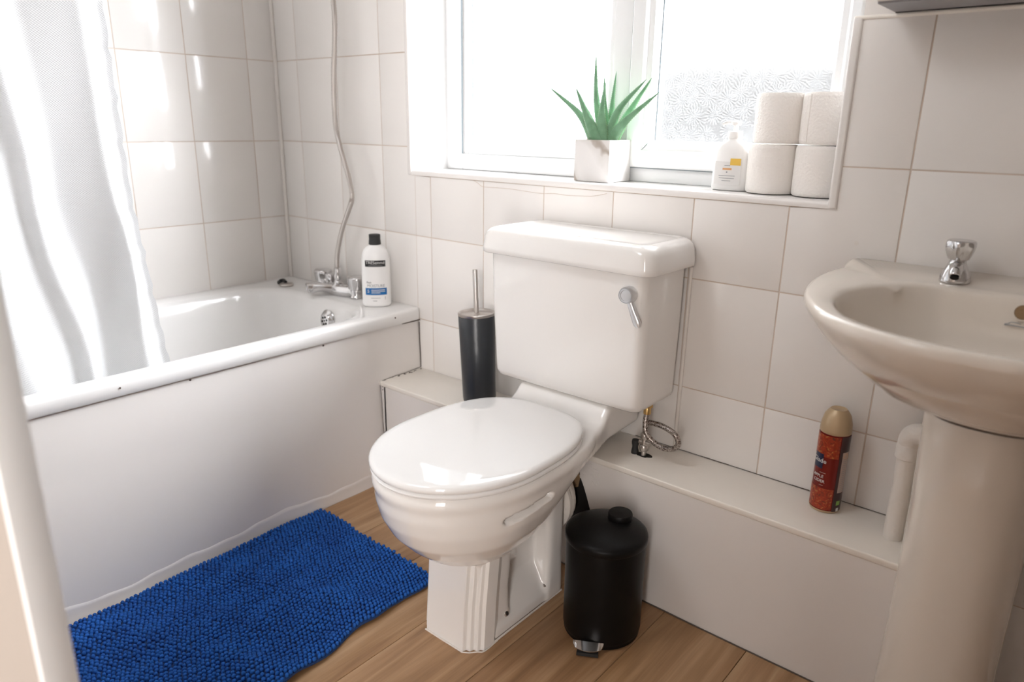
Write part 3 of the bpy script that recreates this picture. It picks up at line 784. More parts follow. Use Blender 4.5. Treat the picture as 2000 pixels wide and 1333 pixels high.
def mat_pt(u, v, wob=True):
    p = (MA * (1 - u) + MB_ * u) * (1 - v) + (MD * (1 - u) + MC * u) * v
    if wob:
        p.x += 0.006 * math.sin(v * 16 + 0.5) * u ** 3 + 0.004 * math.sin(v * 37) * u ** 4
        p.y += 0.004 * math.sin(u * 9) * (1 - v)
    z = 0.0045 + 0.0035 * math.sin(u * 7 + v * 9) ** 2 + 0.006 * max(0, math.sin(v * 21 + u * 5 - 1.2)) ** 3 * (0.25 + u) + 0.003 * math.sin(u * 17 - v * 6) ** 2
    z += 0.007 * math.exp(-((v - 0.26) / 0.035) ** 2) * u ** 2 + 0.006 * math.exp(-((v - 0.55) / 0.03) ** 2) * u ** 3
    return Vector((p.x, p.y, z))


bm = NB(); NU, NV = 40, 60
top = [[bm.verts.new(mat_pt(i / NU, j / NV)) for i in range(NU + 1)] for j in range(NV + 1)]
bot = [[bm.verts.new(Vector((*mat_pt(i / NU, j / NV).xy, max(0.0003, mat_pt(i / NU, j / NV).z - 0.004)))) for i in range(NU + 1)] for j in range(NV + 1)]
for j in range(NV):
    for i in range(NU):
        bm.faces.new((top[j][i], top[j][i + 1], top[j + 1][i + 1], top[j + 1][i])); bm.faces.new((bot[j][i], bot[j + 1][i], bot[j + 1][i + 1], bot[j][i + 1]))
for i in range(NU):
    bm.faces.new((top[0][i], bot[0][i], bot[0][i + 1], top[0][i + 1])); bm.faces.new((top[NV][i], top[NV][i + 1], bot[NV][i + 1], bot[NV][i]))
for j in range(NV):
    bm.faces.new((top[j][0], top[j + 1][0], bot[j + 1][0], bot[j][0])); bm.faces.new((top[j][NU], bot[j][NU], bot[j + 1][NU], top[j + 1][NU]))
obj('mat_backing', bm, 'rugbase', mt, 60)
# tufts
tv, tf = [], []
tb_ = bmesh.new(); bmesh.ops.create_icosphere(tb_, subdivisions=1, radius=1.0); bv = np.array([v.co[:] for v in tb_.verts]); bf = np.array([[v.index for v in f.verts] for f in tb_.faces]); tb_.free()
V_, F_ = [], []; cnt = 0; rg = random.Random(11)
nu, nv = 50, 86
for j in range(nv):
    for i in range(nu):
        u = (i + 0.5 + rg.uniform(-.13, .13)) / nu; v = (j + 0.5 + (0.25 if i % 2 else -0.25) + rg.uniform(-.15, .15)) / nv
        p = mat_pt(min(1, max(0, u)), min(1, max(0, v)))
        sx_, sy_, sz_ = rg.uniform(.0041, .0050), rg.uniform(.0043, .0054), rg.uniform(.0050, .0072)
        a = rg.uniform(-.5, .5); ca, sa = math.cos(a), math.sin(a)
        q = bv * (sx_, sy_, sz_); q = np.stack([q[:, 0] * ca - q[:, 1] * sa, q[:, 0] * sa + q[:, 1] * ca, q[:, 2]], 1) + (p.x, p.y, p.z + 0.0035)
        V_.append(q); F_.append(bf + cnt); cnt += len(bv)
V_ = np.vstack(V_); F_ = np.vstack(F_); V_[:, 2] = np.maximum(V_[:, 2], 0.0006)
me = bpy.data.meshes.new('tufts'); me.from_pydata(V_.tolist(), [], F_.tolist())
po = obj('tufted_pile', me, 'pile', mt, 180); po['kind'] = 'stuff'

# ---------------------------------------------------------------- toilet
TC = 1.315
to = thing('toilet', 'white close-coupled toilet with closed lid below the window', 'toilet', (TC, -0.40, 0))


def egg(w, yf, yb, ym, z, nb=2.9, n=72, cx=TC):
    P = []
    for i in range(n):
        a = 2 * PI * i / n; c, s_ = math.cos(a), math.sin(a)
        if s_ < 0: P.append(Vector((cx + w * c, ym + (ym - yf) * s_, z)))
        else: P.append(Vector((cx + w * math.copysign(abs(c) ** (2 / nb), c), ym + (yb - ym) * abs(s_) ** (2 / nb), z)))
    return P


pn = NB()
lev = [(0.168, -0.676, -0.16, -0.46, 0.3995), (0.173, -0.681, -0.16, -0.46, 0.394), (0.175, -0.684, -0.16, -0.46, 0.383), (0.173, -0.682, -0.16, -0.46, 0.375), (0.170, -0.679, -0.18, -0.46, 0.366), (0.168, -0.678, -0.205, -0.465, 0.345),
       (0.161, -0.668, -0.26, -0.475, 0.310), (0.146, -0.648, -0.305, -0.48, 0.272), (0.125, -0.618, -0.34, -0.475, 0.238), (0.098, -0.585, -0.36, -0.47, 0.208), (0.074, -0.545, -0.37, -0.46, 0.186), (0.055, -0.52, -0.36, -0.45, 0.165), (0.045, -0.50, -0.34, -0.43, 0.13)]
loft(pn, [egg(*l) for l in lev])
# rear shelf that carries the cistern
def shelf(y, hw, z0, z1): return [Vector((TC - hw, y, z0 + .02)), Vector((TC - hw + .02, y, z0)), Vector((TC + hw - .02, y, z0)), Vector((TC + hw, y, z0 + .02)), Vector((TC + hw, y, z1 - .006)), Vector((TC + hw - .008, y, z1)), Vector((TC - hw + .008, y, z1)), Vector((TC - hw, y, z1 - .006))]
loft(pn, [shelf(-0.030, .128, .35, .440), shelf(-.150, .128, .345, .4405), shelf(-.162, .128, .342, .437), shelf(-.176, .130, .340, .420), shelf(-.192, .133, .338, .405), shelf(-.215, .138, .336, .400), shelf(-.30, .158, .335, .399)])
# trapway body at the back and foot plinth
def rx(x0, x1, y0, y1, z, r=0.03): return rrect(TC + x0, TC + x1, y0, y1, z, r, 5)
loft(pn, [rx(-.085, .085, -.32, -.250, 0.0, .012), rx(-.084, .084, -.312, -.249, .05, .014), rx(-.081, .081, -.305, -.247, .10, .016), rx(-.080, .080, -.305, -.245, .25, .018), rx(-.085, .085, -.33, -.235, .36, .02)])
loft(pn, [rx(-.082, .082, -.49, -.250, 0.0, .008), rx(-.081, .081, -.49, -.250, .020, .008), rx(-.064, .064, -.50, -.252, .048, .01), rx(-.040, .040, -.50, -.255, .085, .012)])
loft(pn, [rx(-.046, .046, -.50, -.29, 0.02, .02), rx(-.034, .034, -.495, -.29, .12, .02), rx(-.036, .036, -.50, -.27, .20, .02), rx(-.050, .050, -.52, -.25, .27, .02)])
loft(pn, [rx(-.075, .075, -.527, -.425, 0.0, .008), rx(-.073, .073, -.522, -.43, .10, .008), rx(-.075, .075, -.524, -.42, .21, .008)])
lathe(pn, [(0.052, 0.0), (0.052, 0.06)], (TC, -0.26, 0.205), 32, tilt=AX((0, 1, 0)))
me = fuse(pn, 0.0042, 9)
# shallow hand-hold recess on each flank of the bowl
A, B = Vector((0, -0.535, 0.334)), Vector((0, -0.425, 0.344))
for v in me.vertices:
    c = v.co
    if abs(c.x - TC) > 0.08 and 0.28 < c.z < 0.37 and c.y < -0.36:
        p = Vector((0, c.y, c.z)); t = max(0, min(1, (p - A).dot(B - A) / (B - A).length_squared)); q = A + (B - A) * t; dd = p - q
        dist = math.hypot(dd.y * .7, dd.z if dd.z > 0 else dd.z * 1.0)
        k = min(1, 1.5 * max(0, 1 - dist / 0.0090)); k = k * k * (3 - 2 * k)
        v.co.x -= math.copysign(0.020 * k, c.x - TC)
obj('pan', me, 'ceramic', to, 180)
# fluted front column
cl_ = NB()
def colring(z, dy, hw):
    half = [(0.0, 0), (hw - .001, 0), (hw, .001), (hw + .002, .0085), (hw + .0035, .0095), (hw + .0095, .0098), (hw + .011, .011), (hw + .013, .0185), (hw + .0145, .0195), (hw + .0205, .0198), (hw + .022, .021), (hw + .024, .0275), (hw + .0255, .0285), (hw + .031, .031), (hw + .032, .06), (hw + .012, .10)]
    L = [Vector((TC + a, -0.553 + dy + b, z)) for a, b in half] + [Vector((TC - a, -0.553 + dy + b, z)) for a, b in half[::-1][:-1]]
    return L
loft(cl_, [colring(0.0005, 0.0, .053), colring(0.10, 0.007, .052), colring(0.215, 0.017, .0535), colring(0.245, .03, .055)])
obj('fluted_column', cl_, 'ceramic', to, 28)
cz = NB(); P = egg(0.094, -0.560, -0.245, -0.40, 0.0005, nb=6)
fl = NB(); rgn = random.Random(2)
for s_ in (-1, 1):
    tube(fl, [(TC + s_ * .083, -0.255 - k * .03, 0.001 + rgn.uniform(0, .0008)) for k in range(9)], 0.0024, 6, 3)
tube(fl, [(TC - .054, -0.5545, .001), (TC, -0.555, .0014), (TC + .054, -0.5545, .001)], 0.002, 6, 3)
for s_ in (1,): tube(fl, [(TC + s_ * .054, -0.5545, .001), (TC + s_ * .066, -0.546, .001), (TC + s_ * .076, -.534, .001), (TC + s_ * .086, -.522, .001), (TC + s_ * .0845, -.48, .001)], 0.0014, 6, 3)
obj('floor_sealant', fl, 'pipe', to, 60, label='discoloured bead of sealant around the foot')
for y in (-0.442, -0.309):
    for s_ in (1, -1):
        b = NB(); lathe(b, [(0.0058, -0.004), (0.0058, 0.003), (0.0045, 0.0055), (0.0002, 0.006)], (TC + s_ * 0.0725, y, 0.0375), 14, tilt=AX((s_ * 0.75, 0, 0.6)))
        obj('screw', b, 'steel', to, 40)
# seat ring and lid
st = NB(); loft(st, [egg(0.166, -.675, -.232, -.47, .3985), egg(.171, -.681, -.226, -.47, .400), egg(.1735, -.684, -.224, -.47, .405), egg(.171, -.681, -.226, -.47, .4095), egg(.166, -.676, -.23, -.47, .410)])
obj('seat', st, 'seat', to, 60)
ld = NB(); loft(ld, [egg(.168, -.679, -.226, -.475, .4105), egg(.1725, -.684, -.222, -.475, .4120), egg(.174, -.6865, -.221, -.475, .4165), egg(.1735, -.686, -.2215, -.475, .4215), egg(.171, -.683, -.2235, -.475, .4255), egg(.166, -.677, -.228, -.475, .4276), egg(.155, -.664, -.238, -.475, .4285), egg(.10, -.60, -.29, -.47, .4292), egg(.04, -.52, -.40, -.46, .4295)])
obj('lid', ld, 'seat', to, 60, label='glossy white closed lid')
for s_ in (-1, 1):
    b = NB(); lathe(b, [(0.008, 0), (0.009, .002), (.009, .026), (.008, .028)], (TC + s_ * .060 - .014, -.226, .406), 18, tilt=AX((1, 0, 0))); obj('hinge', b, 'seat', to, 50)
# cistern
CX0, CX1 = 1.112, 1.527
cs = NB()
def cr_(i, y0, z, r=.022): return rrect(CX0 + i, CX1 - i, y0, -0.012, z, r, 6)
loft(cs, [cr_(.028, -.155, .4400), cr_(.016, -.168, .4425), cr_(.008, -.176, .449), cr_(.005, -.180, .460), cr_(.004, -.181, .49), cr_(.001, -.188, .62), cr_(0.0, -.192, .752)])
obj('cistern_body', cs, 'ceramic', to, 60)
lc = NB()
def lr(i, z, r=.030, k=0): return rrect(1.095 + i, 1.549 - i, -.212 + i, -0.004 - i * .3, z, r, 8)
loft(lc, [lr(.012, .7485, .022), lr(.003, .7475, .028), lr(0.0, .7495, .03), lr(0.0, .760, .03), lr(.003, .785, .03), lr(.007, .795, .03), lr(.014, .8015, .028), lr(.022, .8045, .026), lr(.030, .8055, .024), lr(.036, .8045, .020), lr(.041, .8035, .018), lr(.06, .8035, .01)])
obj('cistern_lid', lc, 'ceramic', to, 60, label='glossy ceramic cistern lid')
# flush lever
b = NB(); hc = Vector((1.494, -.190, .706))
lathe(b, [(.0165, 0), (.0175, .004), (.0172, .018), (.0155, .022), (.0148, .0205), (.0135, .0225), (.0110, .0225), (.0102, .0212), (.0002, .0216)], hc, 30, tilt=AX((0, -1, 0)))
bl = NB(); n = 16; R0 = []
P0, P1 = hc + Vector((.004, -.013, -.008)), hc + Vector((.031, -.015, -.062))
ax = (P1 - P0).normalized(); sd = ax.cross(Vector((0, -1, 0))).normalized()
for k in range(9):
    t = k / 8; c = P0.lerp(P1, t); w = .0062 + .0036 * t; th = .0045 + .0015 * math.sin(PI * t)
    if k == 8: w *= .45; th *= .5
    if k == 7: w *= .92
    R0.append([c + sd * (w * math.cos(2 * PI * q / n)) + Vector((0, -1, 0)) * (th * math.sin(2 * PI * q / n)) for q in range(n)])
loft(bl, R0); merge(b, bl)
obj('flush_lever', b, 'satin', to, 50, label='satin chrome flush lever')

# sealant bead between cistern and tiles
s = NB(); tube(s, [(1.530, -0.003, .74), (1.5295, -.003, .60), (1.528, -.003, .45), (1.527, -.003, .36), (1.5265, -.003, .315)], .0042, 8, 4)
struct('trim_7', s, 'silicone', 60)

# soil pipe connector behind the pan
wc = thing('waste_connector', 'ribbed white plastic waste connector behind the toilet entering a broken hole', 'pipe', (TC, -.205, .205))
b = NB(); lathe(b, [(.060, .0), (.078, .003), (.081, .006), (.081, .014), (.074, .017), (.079, .020), (.079, .027), (.070, .030), (.074, .033), (.074, .038), (.058, .042), (.055, .062)], (TC, -.236, .200), 40, tilt=AX((0, 1, 0)))
obj('rubber_collar', b, 'pipe', wc, 40)

# water supply: isolating valve and braided hose
ws = thing('water_supply_hose', 'looped braided steel hose under the cistern with a small valve', 'hose', (1.49, -.083, BZ))
b = NB(); tube(b, [(1.492, -.085, .305), (1.4915, -.085, .38)], .0062, 12, 2); lathe(b, [(.0075, 0), (.0095, .002), (.0095, .014), (.0075, .016)], (1.4915, -.085, .322), 12)
lathe(b, [(.0075, 0), (.0092, .002), (.0092, .012), (.0075, .014)], (1.4915, -.085, .352), 12); lathe(b, [(.0055, -.012), (.0055, .014)], (1.4915, -.085, .342), 10, tilt=AX((1, 0, 0)))
obj('valve', b, 'steel', ws, 50)
b = NB(); lathe(b, [(.0085, 0), (.0085, .022), (.007, .024)], (1.495, -.088, .415), 12); lathe(b, [(.013, 0), (.013, .010)], (1.495, -.088, .432), 6); obj('brass_nut', b, 'brass', ws, 40, label='brass nut')
b = NB(); tube(b, [(1.4915, -.085, .378), (1.498, -.087, .393), (1.516, -.092, .3985), (1.544, -.098, .400), (1.571, -.10, .392), (1.581, -.098, .374), (1.571, -.094, .356), (1.545, -.092, .347), (1.518, -.093, .355), (1.501, -.096, .372), (1.495, -.093, .395), (1.495, -.088, .418)], .0062, 12, 8)
obj('braided_hose', b, 'braid', ws, 60)
b = NB(); tube(b, [(1.470, -.086, .307), (1.4695, -.086, .325), (1.470, -.086, .343)], lambda t: .008 + .001 * math.sin(t * 9), 10, 4); obj('pipe_lagging', b, 'rubber', ws, 60)

# ---------------------------------------------------------------- toilet brush
tbh = thing('toilet_brush', 'black cylinder toilet brush holder with a steel rod handle left of the cistern', 'toilet brush', (.978, -.078, BZ))
b = NB(); lathe(b, [(.040, .0005), (.0435, .002), (.0445, .01), (.0488, .236), (.0482, .2375), (.044, .2375), (.040, .02), (.0002, .018)], (0, 0, 0), 48); hold = obj('holder', b, 'charcoal', tbh, 40)
# holder bm built about the local origin: shift onto the base
hold.data.transform(Matrix.Translation(Vector((.978, -.078, BZ))))
b = NB(); C0 = Vector((.978, -.078, BZ))
lathe(b, [(.0490, .2365), (.0498, .2375), (.0498, .243), (.0475, .2445), (.045, .2435), (.042, .2395), (.020, .2410), (.0095, .2440), (.0002, .2445)], C0, 48); obj('steel_lid', b, 'steel', tbh, 40, label='brushed steel lid and rim')
b = NB(); lathe(b, [(.0068, .240), (.0068, .352), (.0062, .357), (.0002, .358)], C0 , 20); obj('handle', b, 'steel', tbh, 40, label='slim brushed steel handle')
tbh.rotation_euler = (0, math.radians(-2.6), 0)

# ---------------------------------------------------------------- pedal bin
BCX, BCY = 1.536, -.299
pb = thing('pedal_bin', 'small black round pedal bin between the toilet and the boxing', 'bin', (BCX, BCY, 0))
b = NB(); lathe(b, [(.077, .001), (.0800, .004), (.0800, .010), (.0805, .012), (.0820, .018), (.0820, .216), (.0814, .2205)], (BCX, BCY, 0), 64); obj('bin_body', b, 'black', pb, 40)
b = NB(); lathe(b, [(.0815, .2180), (.0836, .2185), (.0850, .2205), (.0850, .2300), (.0838, .2335), (.077, .2385), (.060, .2440), (.035, .2480), (.0002, .2500)], (BCX, BCY, 0), 64); obj('bin_lid', b, 'black', pb, 40)
vdir = Vector((-.51, .86, 0))
kc = Vector((BCX + .008, BCY + .038, .2455))
b = NB(); lathe(b, [(.020, -.004), (.024, .0), (.0255, .004), (.0255, .013), (.024, .0155), (.0002, .0170)], kc, 40); obj('lid_knob', b, 'black', pb, 40)
# pedal points towards the camera side
pdir = Vector((.53, -.85, 0)).normalized(); pdir = Vector((.50, -.866, 0)); psd = Vector((.866, .50, 0))
def pp_(a, s_, z): return Vector((BCX, BCY, 0)) + pdir * a + psd * s_ + Vector((0, 0, z))
off = -.022
b = NB(); loft(b, [[pp_(.070, off - .020, .006), pp_(.070, off + .020, .006), pp_(.070, off + .020, .013), pp_(.070, off - .020, .013)], [pp_(.104, off - .022, .003), pp_(.104, off + .022, .003), pp_(.104, off + .022, .010), pp_(.104, off - .022, .010)]])
obj('pedal', bevel_all(b, .0015), 'rubber', pb, 40)
b = NB(); R0 = []
for k in range(13):
    a = -1 + 2 * k / 12; s_ = off + a * .031; w = math.sqrt(max(0, 1 - a * a)) * .019 + .002
    R0.append([pp_(.083, s_, .020), pp_(.083 + w, s_, .014), pp_(.083 + w, s_, .0155), pp_(.083, s_, .0225)])
loft(b, R0); obj('pedal_cap', b, 'chrome', pb, 40, label='chrome half-moon pedal cap')

# ---------------------------------------------------------------- air freshener
AC = (1.880, -.048); RA = .0283
af = thing('air_freshener', 'red air freshener can with gold cap standing on the boxing', 'spray can', (AC[0], AC[1], BZ))
Z0 = BZ
b = NB(); lathe(b, [(.024, .0003), (.0270, .001), (RA, .004)], (AC[0], AC[1], Z0), 48); lathe(b, [(RA, .004), (RA + .0004, .006)], (AC[0], AC[1], Z0), 48); obj('base_rim', b, 'gold', af, 50)
b = NB(); lathe(b, [(RA, .0045), (RA, .164)], (AC[0], AC[1], Z0), 64); obj('can_body', b, 'red', af, 50)
b = NB(); capf = [(RA - .0004, .164), (RA + .0003, .165), (RA + .0003, .170), (RA - .0008, .183), (RA * .84, .198), (RA * .66, .206), (RA * .52, .2105), (RA * .45, .2095), (.0002, .2075)]
lathe(b, capf, (AC[0], AC[1], Z0), 48); obj('spray_cap', b, 'gold', af, 50, label='matt gold plastic cap')
b = NB(); lathe(b, [(.0034, 0), (.0034, .002), (.0018, .0022), (.0002, .001)], (AC[0] + .009, AC[1] - .0195, Z0 + .194), 14, tilt=AX((.3, -.9, .6))); obj('nozzle', b, 'card', af, 50)
va = math.atan2(-1.4325 - AC[1], 2.222 - AC[0])        # azimuth towards the camera
def on_can(bm, z, da, m, name, off=.0003, **k): return obj(name, wrap(bm, AC[0], AC[1], Z0 + z, RA, RA, va + da, off), m, af, **k)
on_can(plate(.060, .044, .0002, 30), .139, -.62, 'fruit', 'fruit_picture')
on_can(plate(.060, .044, .0002, 30), .030, -.62, 'fruit', 'fruit_picture')
on_can(plate(.026, .158, .0002, 16), .084, .96, 'darkprint', 'back_panel', .0004)
on_can(plate(.017, .085, .0002, 12, .003), .088, .90, 'pink_ink', 'instructions_panel', .0007)
tx = NB()
for i in range(17): merge(tx, plate(.0135 - (i % 3) * .002, .0009, .0001, 6, .003, -.035 + i * .0042))
on_can(tx, .084, .90, 'grey_ink', 'small_print', .0011)
dm = NB(); 
for a in range(4):
    p = plate(.0095, .0009, .0001, 2); bmesh.ops.rotate(p, verts=p.verts[:], cent=(0, 0, 0), matrix=Matrix.Rotation(PI / 4 + a * PI / 2, 3, 'Y')); d_ = Matrix.Rotation(PI / 4 + a * PI / 2, 3, 'Y') @ Vector((0, 0, .0047)); bmesh.ops.translate(p, verts=p.verts[:], vec=d_); merge(dm, p)
on_can(dm, .122, 1.0, 'orange_ink', 'hazard_diamond', .0011)
on_can(plate(.009, .009, .0002, 4), .023, .92, 'green_ink', 'green_mark', .0008)
on_can(plate(.006, .007, .0002, 4), .009, .92, 'white_ink', 'recycling_mark', .0008)
on_can(plate(.021, .030, .0002, 10), .107, -.86, 'navy', 'logo_panel', .0006)
on_can(text_mesh('Glade', .0130, .0001), .108, -.80, 'white_ink', 'logo_lettering', .0010)
on_can(text_mesh('APPLE', .0085, .0001), .076, -.72, 'white_ink', 'lettering', .0006)
on_can(text_mesh('CIDER', .0085, .0001), .066, -.62, 'white_ink', 'lettering', .0006)
on_can(plate(.012, .0008, .0001, 6), .084, -.42, 'pink_ink', 'small_print', .0006)
on_can(plate(.008, .0007, .0001, 6), .058, -.42, 'pink_ink', 'small_print', .0006)

# ---------------------------------------------------------------- washbasin
BCX_ = 2.130
wb = thing('washbasin', 'cream ceramic pedestal washbasin fixed to the tiled wall', 'washbasin', (BCX_, -.25, 0))
outer_h = [(0, 0.0005), (.20, .0005), (.270, .0005), (.277, -.010), (.285, -.060), (.290, -.130), (.286, -.20), (.268, -.288), (.238, -.360), (.200, -.420), (.150, -.466), (.09, -.494), (.04, -.505), (0, -.507)]
inner_h = [(0, -.100), (.08, -.099), (.125, -.102), (.165, -.125), (.200, -.170), (.222, -.235), (.220, -.300), (.200, -.360), (.165, -.415), (.115, -.452), (.06, -.472), (0, -.478)]
BC = (BCX_, -.27)


def polar(h, n=400):
    P = [(a, b + .27) for a, b in h]; P = P + [(-a, b) for a, b in P[::-1][1:-1]]
    S = smooth_pts([(x, y, 0) for x, y in P + [P[0]]], 10)
    A = np.array([math.atan2(p.y, p.x) for p in S]); R = np.array([math.hypot(p.x, p.y) for p in S]); o = np.argsort(A); A, R = A[o], R[o]
    th = -PI + 2 * PI * (np.arange(n) + .5) / n
    return th, np.interp(th, A, R, period=2 * PI)


th, RO = polar(outer_h); _, RI = polar(inner_h)


def bring_(R, z, s=1.0, cx=BC[0], cy=BC[1], zf=None, k=0.0, R2=None, ymax=-.0005):
    out = []
    for i, t in enumerate(th):
        r = R[i] * s if R2 is None else R[i] * (1 - k) + R2[i] * k
        x, y = cx + r * math.cos(t), cy + r * math.sin(t)
        y = min(y, ymax)
        out.append(Vector((x, y, z + (zf(x, y) if zf else 0))))
    return out


ups = lambda x, y: .012 * max(0, min(1, (y + .050) / .028)) ** 2 * (3 - 2 * max(0, min(1, (y + .050) / .028)))
TN = math.atan2(-.135 + .27, 1.955 - BCX_)
nz = np.exp(-((th - TN) / .045) ** 2)
RN = RI * (1 - .035 * nz)
def ndip(ring, dz):
    for p, w_ in zip(ring, nz): p.z -= dz * w_
    return ring


bs = NB()
und = []
# underside from the pedestal seat up to the rim: blend from small oval to the outline
oval = np.array([1 / math.sqrt((math.cos(t) / .092) ** 2 + (math.sin(t) / .085) ** 2) for t in th])
prof_u = [(0.0, .618), (.04, .620), (.16, .630), (.34, .650), (.52, .676), (.68, .704), (.81, .730), (.90, .750), (.960, .765), (.990, .774)]
for k, z in prof_u:
    cy = -.165 + (-.27 + .165) * min(1, k * 1.15)
    R = oval * (1 - k) + RO * k
    und.append([Vector((BC[0] + r * math.cos(t), min(cy + r * math.sin(t), -.0008), z)) for t, r in zip(th, R)])
rim_r = [bring_(RO, .779, 1.0, zf=ups), bring_(RO, .785, .998, zf=ups), bring_(RO, .789, .990, zf=ups), bring_(RO, .7905, .975, zf=ups),
         bring_(RO, .7900, k=.55, R2=RI, zf=ups), bring_(RO, .7885, k=.85, R2=RI, zf=ups), ndip(bring_(RN, .786, 1.0), .006), ndip(bring_(RN, .782, .985), .007), bring_(RI, .772, .968), bring_(RI, .750, .93), bring_(RI, .71, .84), bring_(RI, .675, .66), bring_(RI, .655, .40), bring_(RI, .648, .12)]
loft(bs, und + rim_r)
obj('bowl', bs, 'basin', wb, 70)
# small soap-drain notch on the inner edge
# pedestal
pd = NB()
def pring(z, hw, yf, yb=-.03):
    P = []
    for k in range(25):
        a = PI + PI * k / 24; c, s_ = math.cos(a), math.sin(a)
        P.append(Vector((2.126 + hw * math.copysign(abs(c) ** .8, c), -.155 + (-.155 - yf) * math.copysign(abs(s_) ** .8, s_), z)))
    P += [Vector((2.126 + hw, yb, z)), Vector((2.126 - hw, yb, z))]
    return P
loft(pd, [pring(0.0005, .088, -.262, -.172), pring(.06, .086, -.258, -.172), pring(.20, .083, -.252, -.172), pring(.309, .083, -.252, -.172), pring(.3105, .083, -.252), pring(.45, .084, -.256), pring(.605, .088, -.262), pring(.616, .085, -.259)])
obj('pedestal', pd, 'basin', wb, 40, label='tall white ceramic pedestal')
jn = NB(); R0 = [p for p in pring(.6185, .0865, -.2605)][:25]
tube(jn, R0, .0030, 6, 1); obj('joint_gap', jn, 'mould', wb, 60, label='dark grimy gap between bowl and pedestal')
jn = NB(); tube(jn, [p + Vector((0, 0, .004)) for p in R0[:12]], .0032, 6, 1); obj('joint_filler', jn, 'pipe', wb, 60)
# overflow and maker mark on the back wall of the bowl
T = AX((0, -1, .28)); oc = Vector((2.134, -.1125, .7665))
b = NB(); lathe(b, [(.0135, -.001), (.0135, .0012), (.0118, .0014), (.0108, -.0005)], oc, 28, tilt=T); obj('overflow_ring', b, 'basin', wb, 50)
b = NB(); lathe(b, [(.0112, -.002), (.0112, .0006)], oc, 28, tilt=T); obj('overflow_hole', b, 'brown', wb, 50)
mk = NB(); mc = Vector((2.135, -.118, .7475))
tube(mk, [mc + Vector((-.017, -.001, 0)), mc + Vector((-.013, -.001, .003)), mc + Vector((-.006, -.001, .0032)), mc + Vector((0, -.001, .002))], .0006, 5, 4)
tube(mk, [mc + Vector((-.021, -.001, -.002)), mc + Vector((-.010, -.001, -.0015)), mc + Vector((.02, -.001, -.003))], .0009, 5, 4)
tube(mk, [mc + Vector((-.021, -.001, -.001)), mc + Vector((-.014, -.001, .0012))], .0007, 5, 2)
obj('maker_mark', mk, 'grey_ink', wb, 60)

# basin tap
bt = thing('basin_tap', 'small chrome pillar tap with faceted knob on the left of the washbasin', 'tap', (2.028, -.056, .790))
tc_ = Vector((2.028, -.056, 0)); tdir = Vector((.12, -1, 0)).normalized()
b = NB(); lathe(b, [(.0225, .7895), (.0232, .792), (.0225, .799), (.0195, .808), (.0150, .817), (.0125, .824), (.0118, .834)], tc_, 36)
tube(b, [tc_ + Vector((0, 0, .812)), tc_ + tdir * .012 + Vector((0, 0, .816)), tc_ + tdir * .026 + Vector((0, 0, .8125)), tc_ + tdir * .034 + Vector((0, 0, .804))], lambda t: .0105 - .0012 * t, 20, 6)
obj('tap_body', fuse(b, .0011, 4), 'chrome', bt, 180)
b = NB(); lathe(b, [(.0065, 0), (.0065, .0012)], tc_ + tdir * .0348 + Vector((0, 0, .8030)), 18, tilt=AX(Vector((tdir.x, tdir.y, -1.2)))); obj('spout_opening', b, 'void', bt)
b = NB(); n = 6
fac = lambda a, z: 1 - .13 * (0.5 + 0.5 * math.cos(n * a)) * (1 if .83 < z < .856 else .2)
lathe(b, [(.0115, .8265), (.0155, .8285), (.0185, .833), (.0218, .842), (.0232, .849), (.0230, .8545), (.0212, .858), (.0195, .8592), (.0180, .8590), (.0002, .8598)], tc_, 60, faceted=fac)
obj('tap_knob', b, 'chrome', bt, 35, label='faceted chrome knob')

# waste pipe beside the pedestal
wp = thing('basin_waste_pipe', 'white painted waste pipe with an elbow dropping behind the pedestal', 'pipe', (2.012, -.075, BZ))
b = NB(); tube(b, [(2.012, -.078, .3103), (2.012, -.078, .40), (2.012, -.078, .495)], .0165, 20, 3); obj('pipe', b, 'pipe', wp, 60)
b = NB(); lathe(b, [(.0170, .470), (.0205, .472), (.0205, .497), (.0185, .499)], (2.012, -.078, 0), 24)
tube(b, [(2.012, -.078, .495), (2.013, -.080, .510), (2.022, -.084, .521), (2.040, -.090, .524), (2.07, -.098, .524)], .0195, 20, 5)
obj('elbow', b, 'pipe', wp, 60)

# ---------------------------------------------------------------- wall cabinet (only its underside shows)
cb = thing('wall_cabinet', 'white wall cabinet with a grey underside above the washbasin', 'cabinet', (2.12, -.06, 1.222))
obj('carcass', bxm(1.858, 2.40, -.115, .004, 1.2235, 1.72, .002), 'cab_white', cb, 40)
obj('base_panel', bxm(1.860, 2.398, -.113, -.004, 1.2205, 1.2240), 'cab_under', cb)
obj('mirror_door', bxm(1.856, 2.402, -.132, -.117, 1.226, 1.722, .002), 'cab_white', cb, 40)
obj('wall_strip', bxm(1.860, 2.398, -.004, .004, 1.2200, 1.2230), 'void', cb)

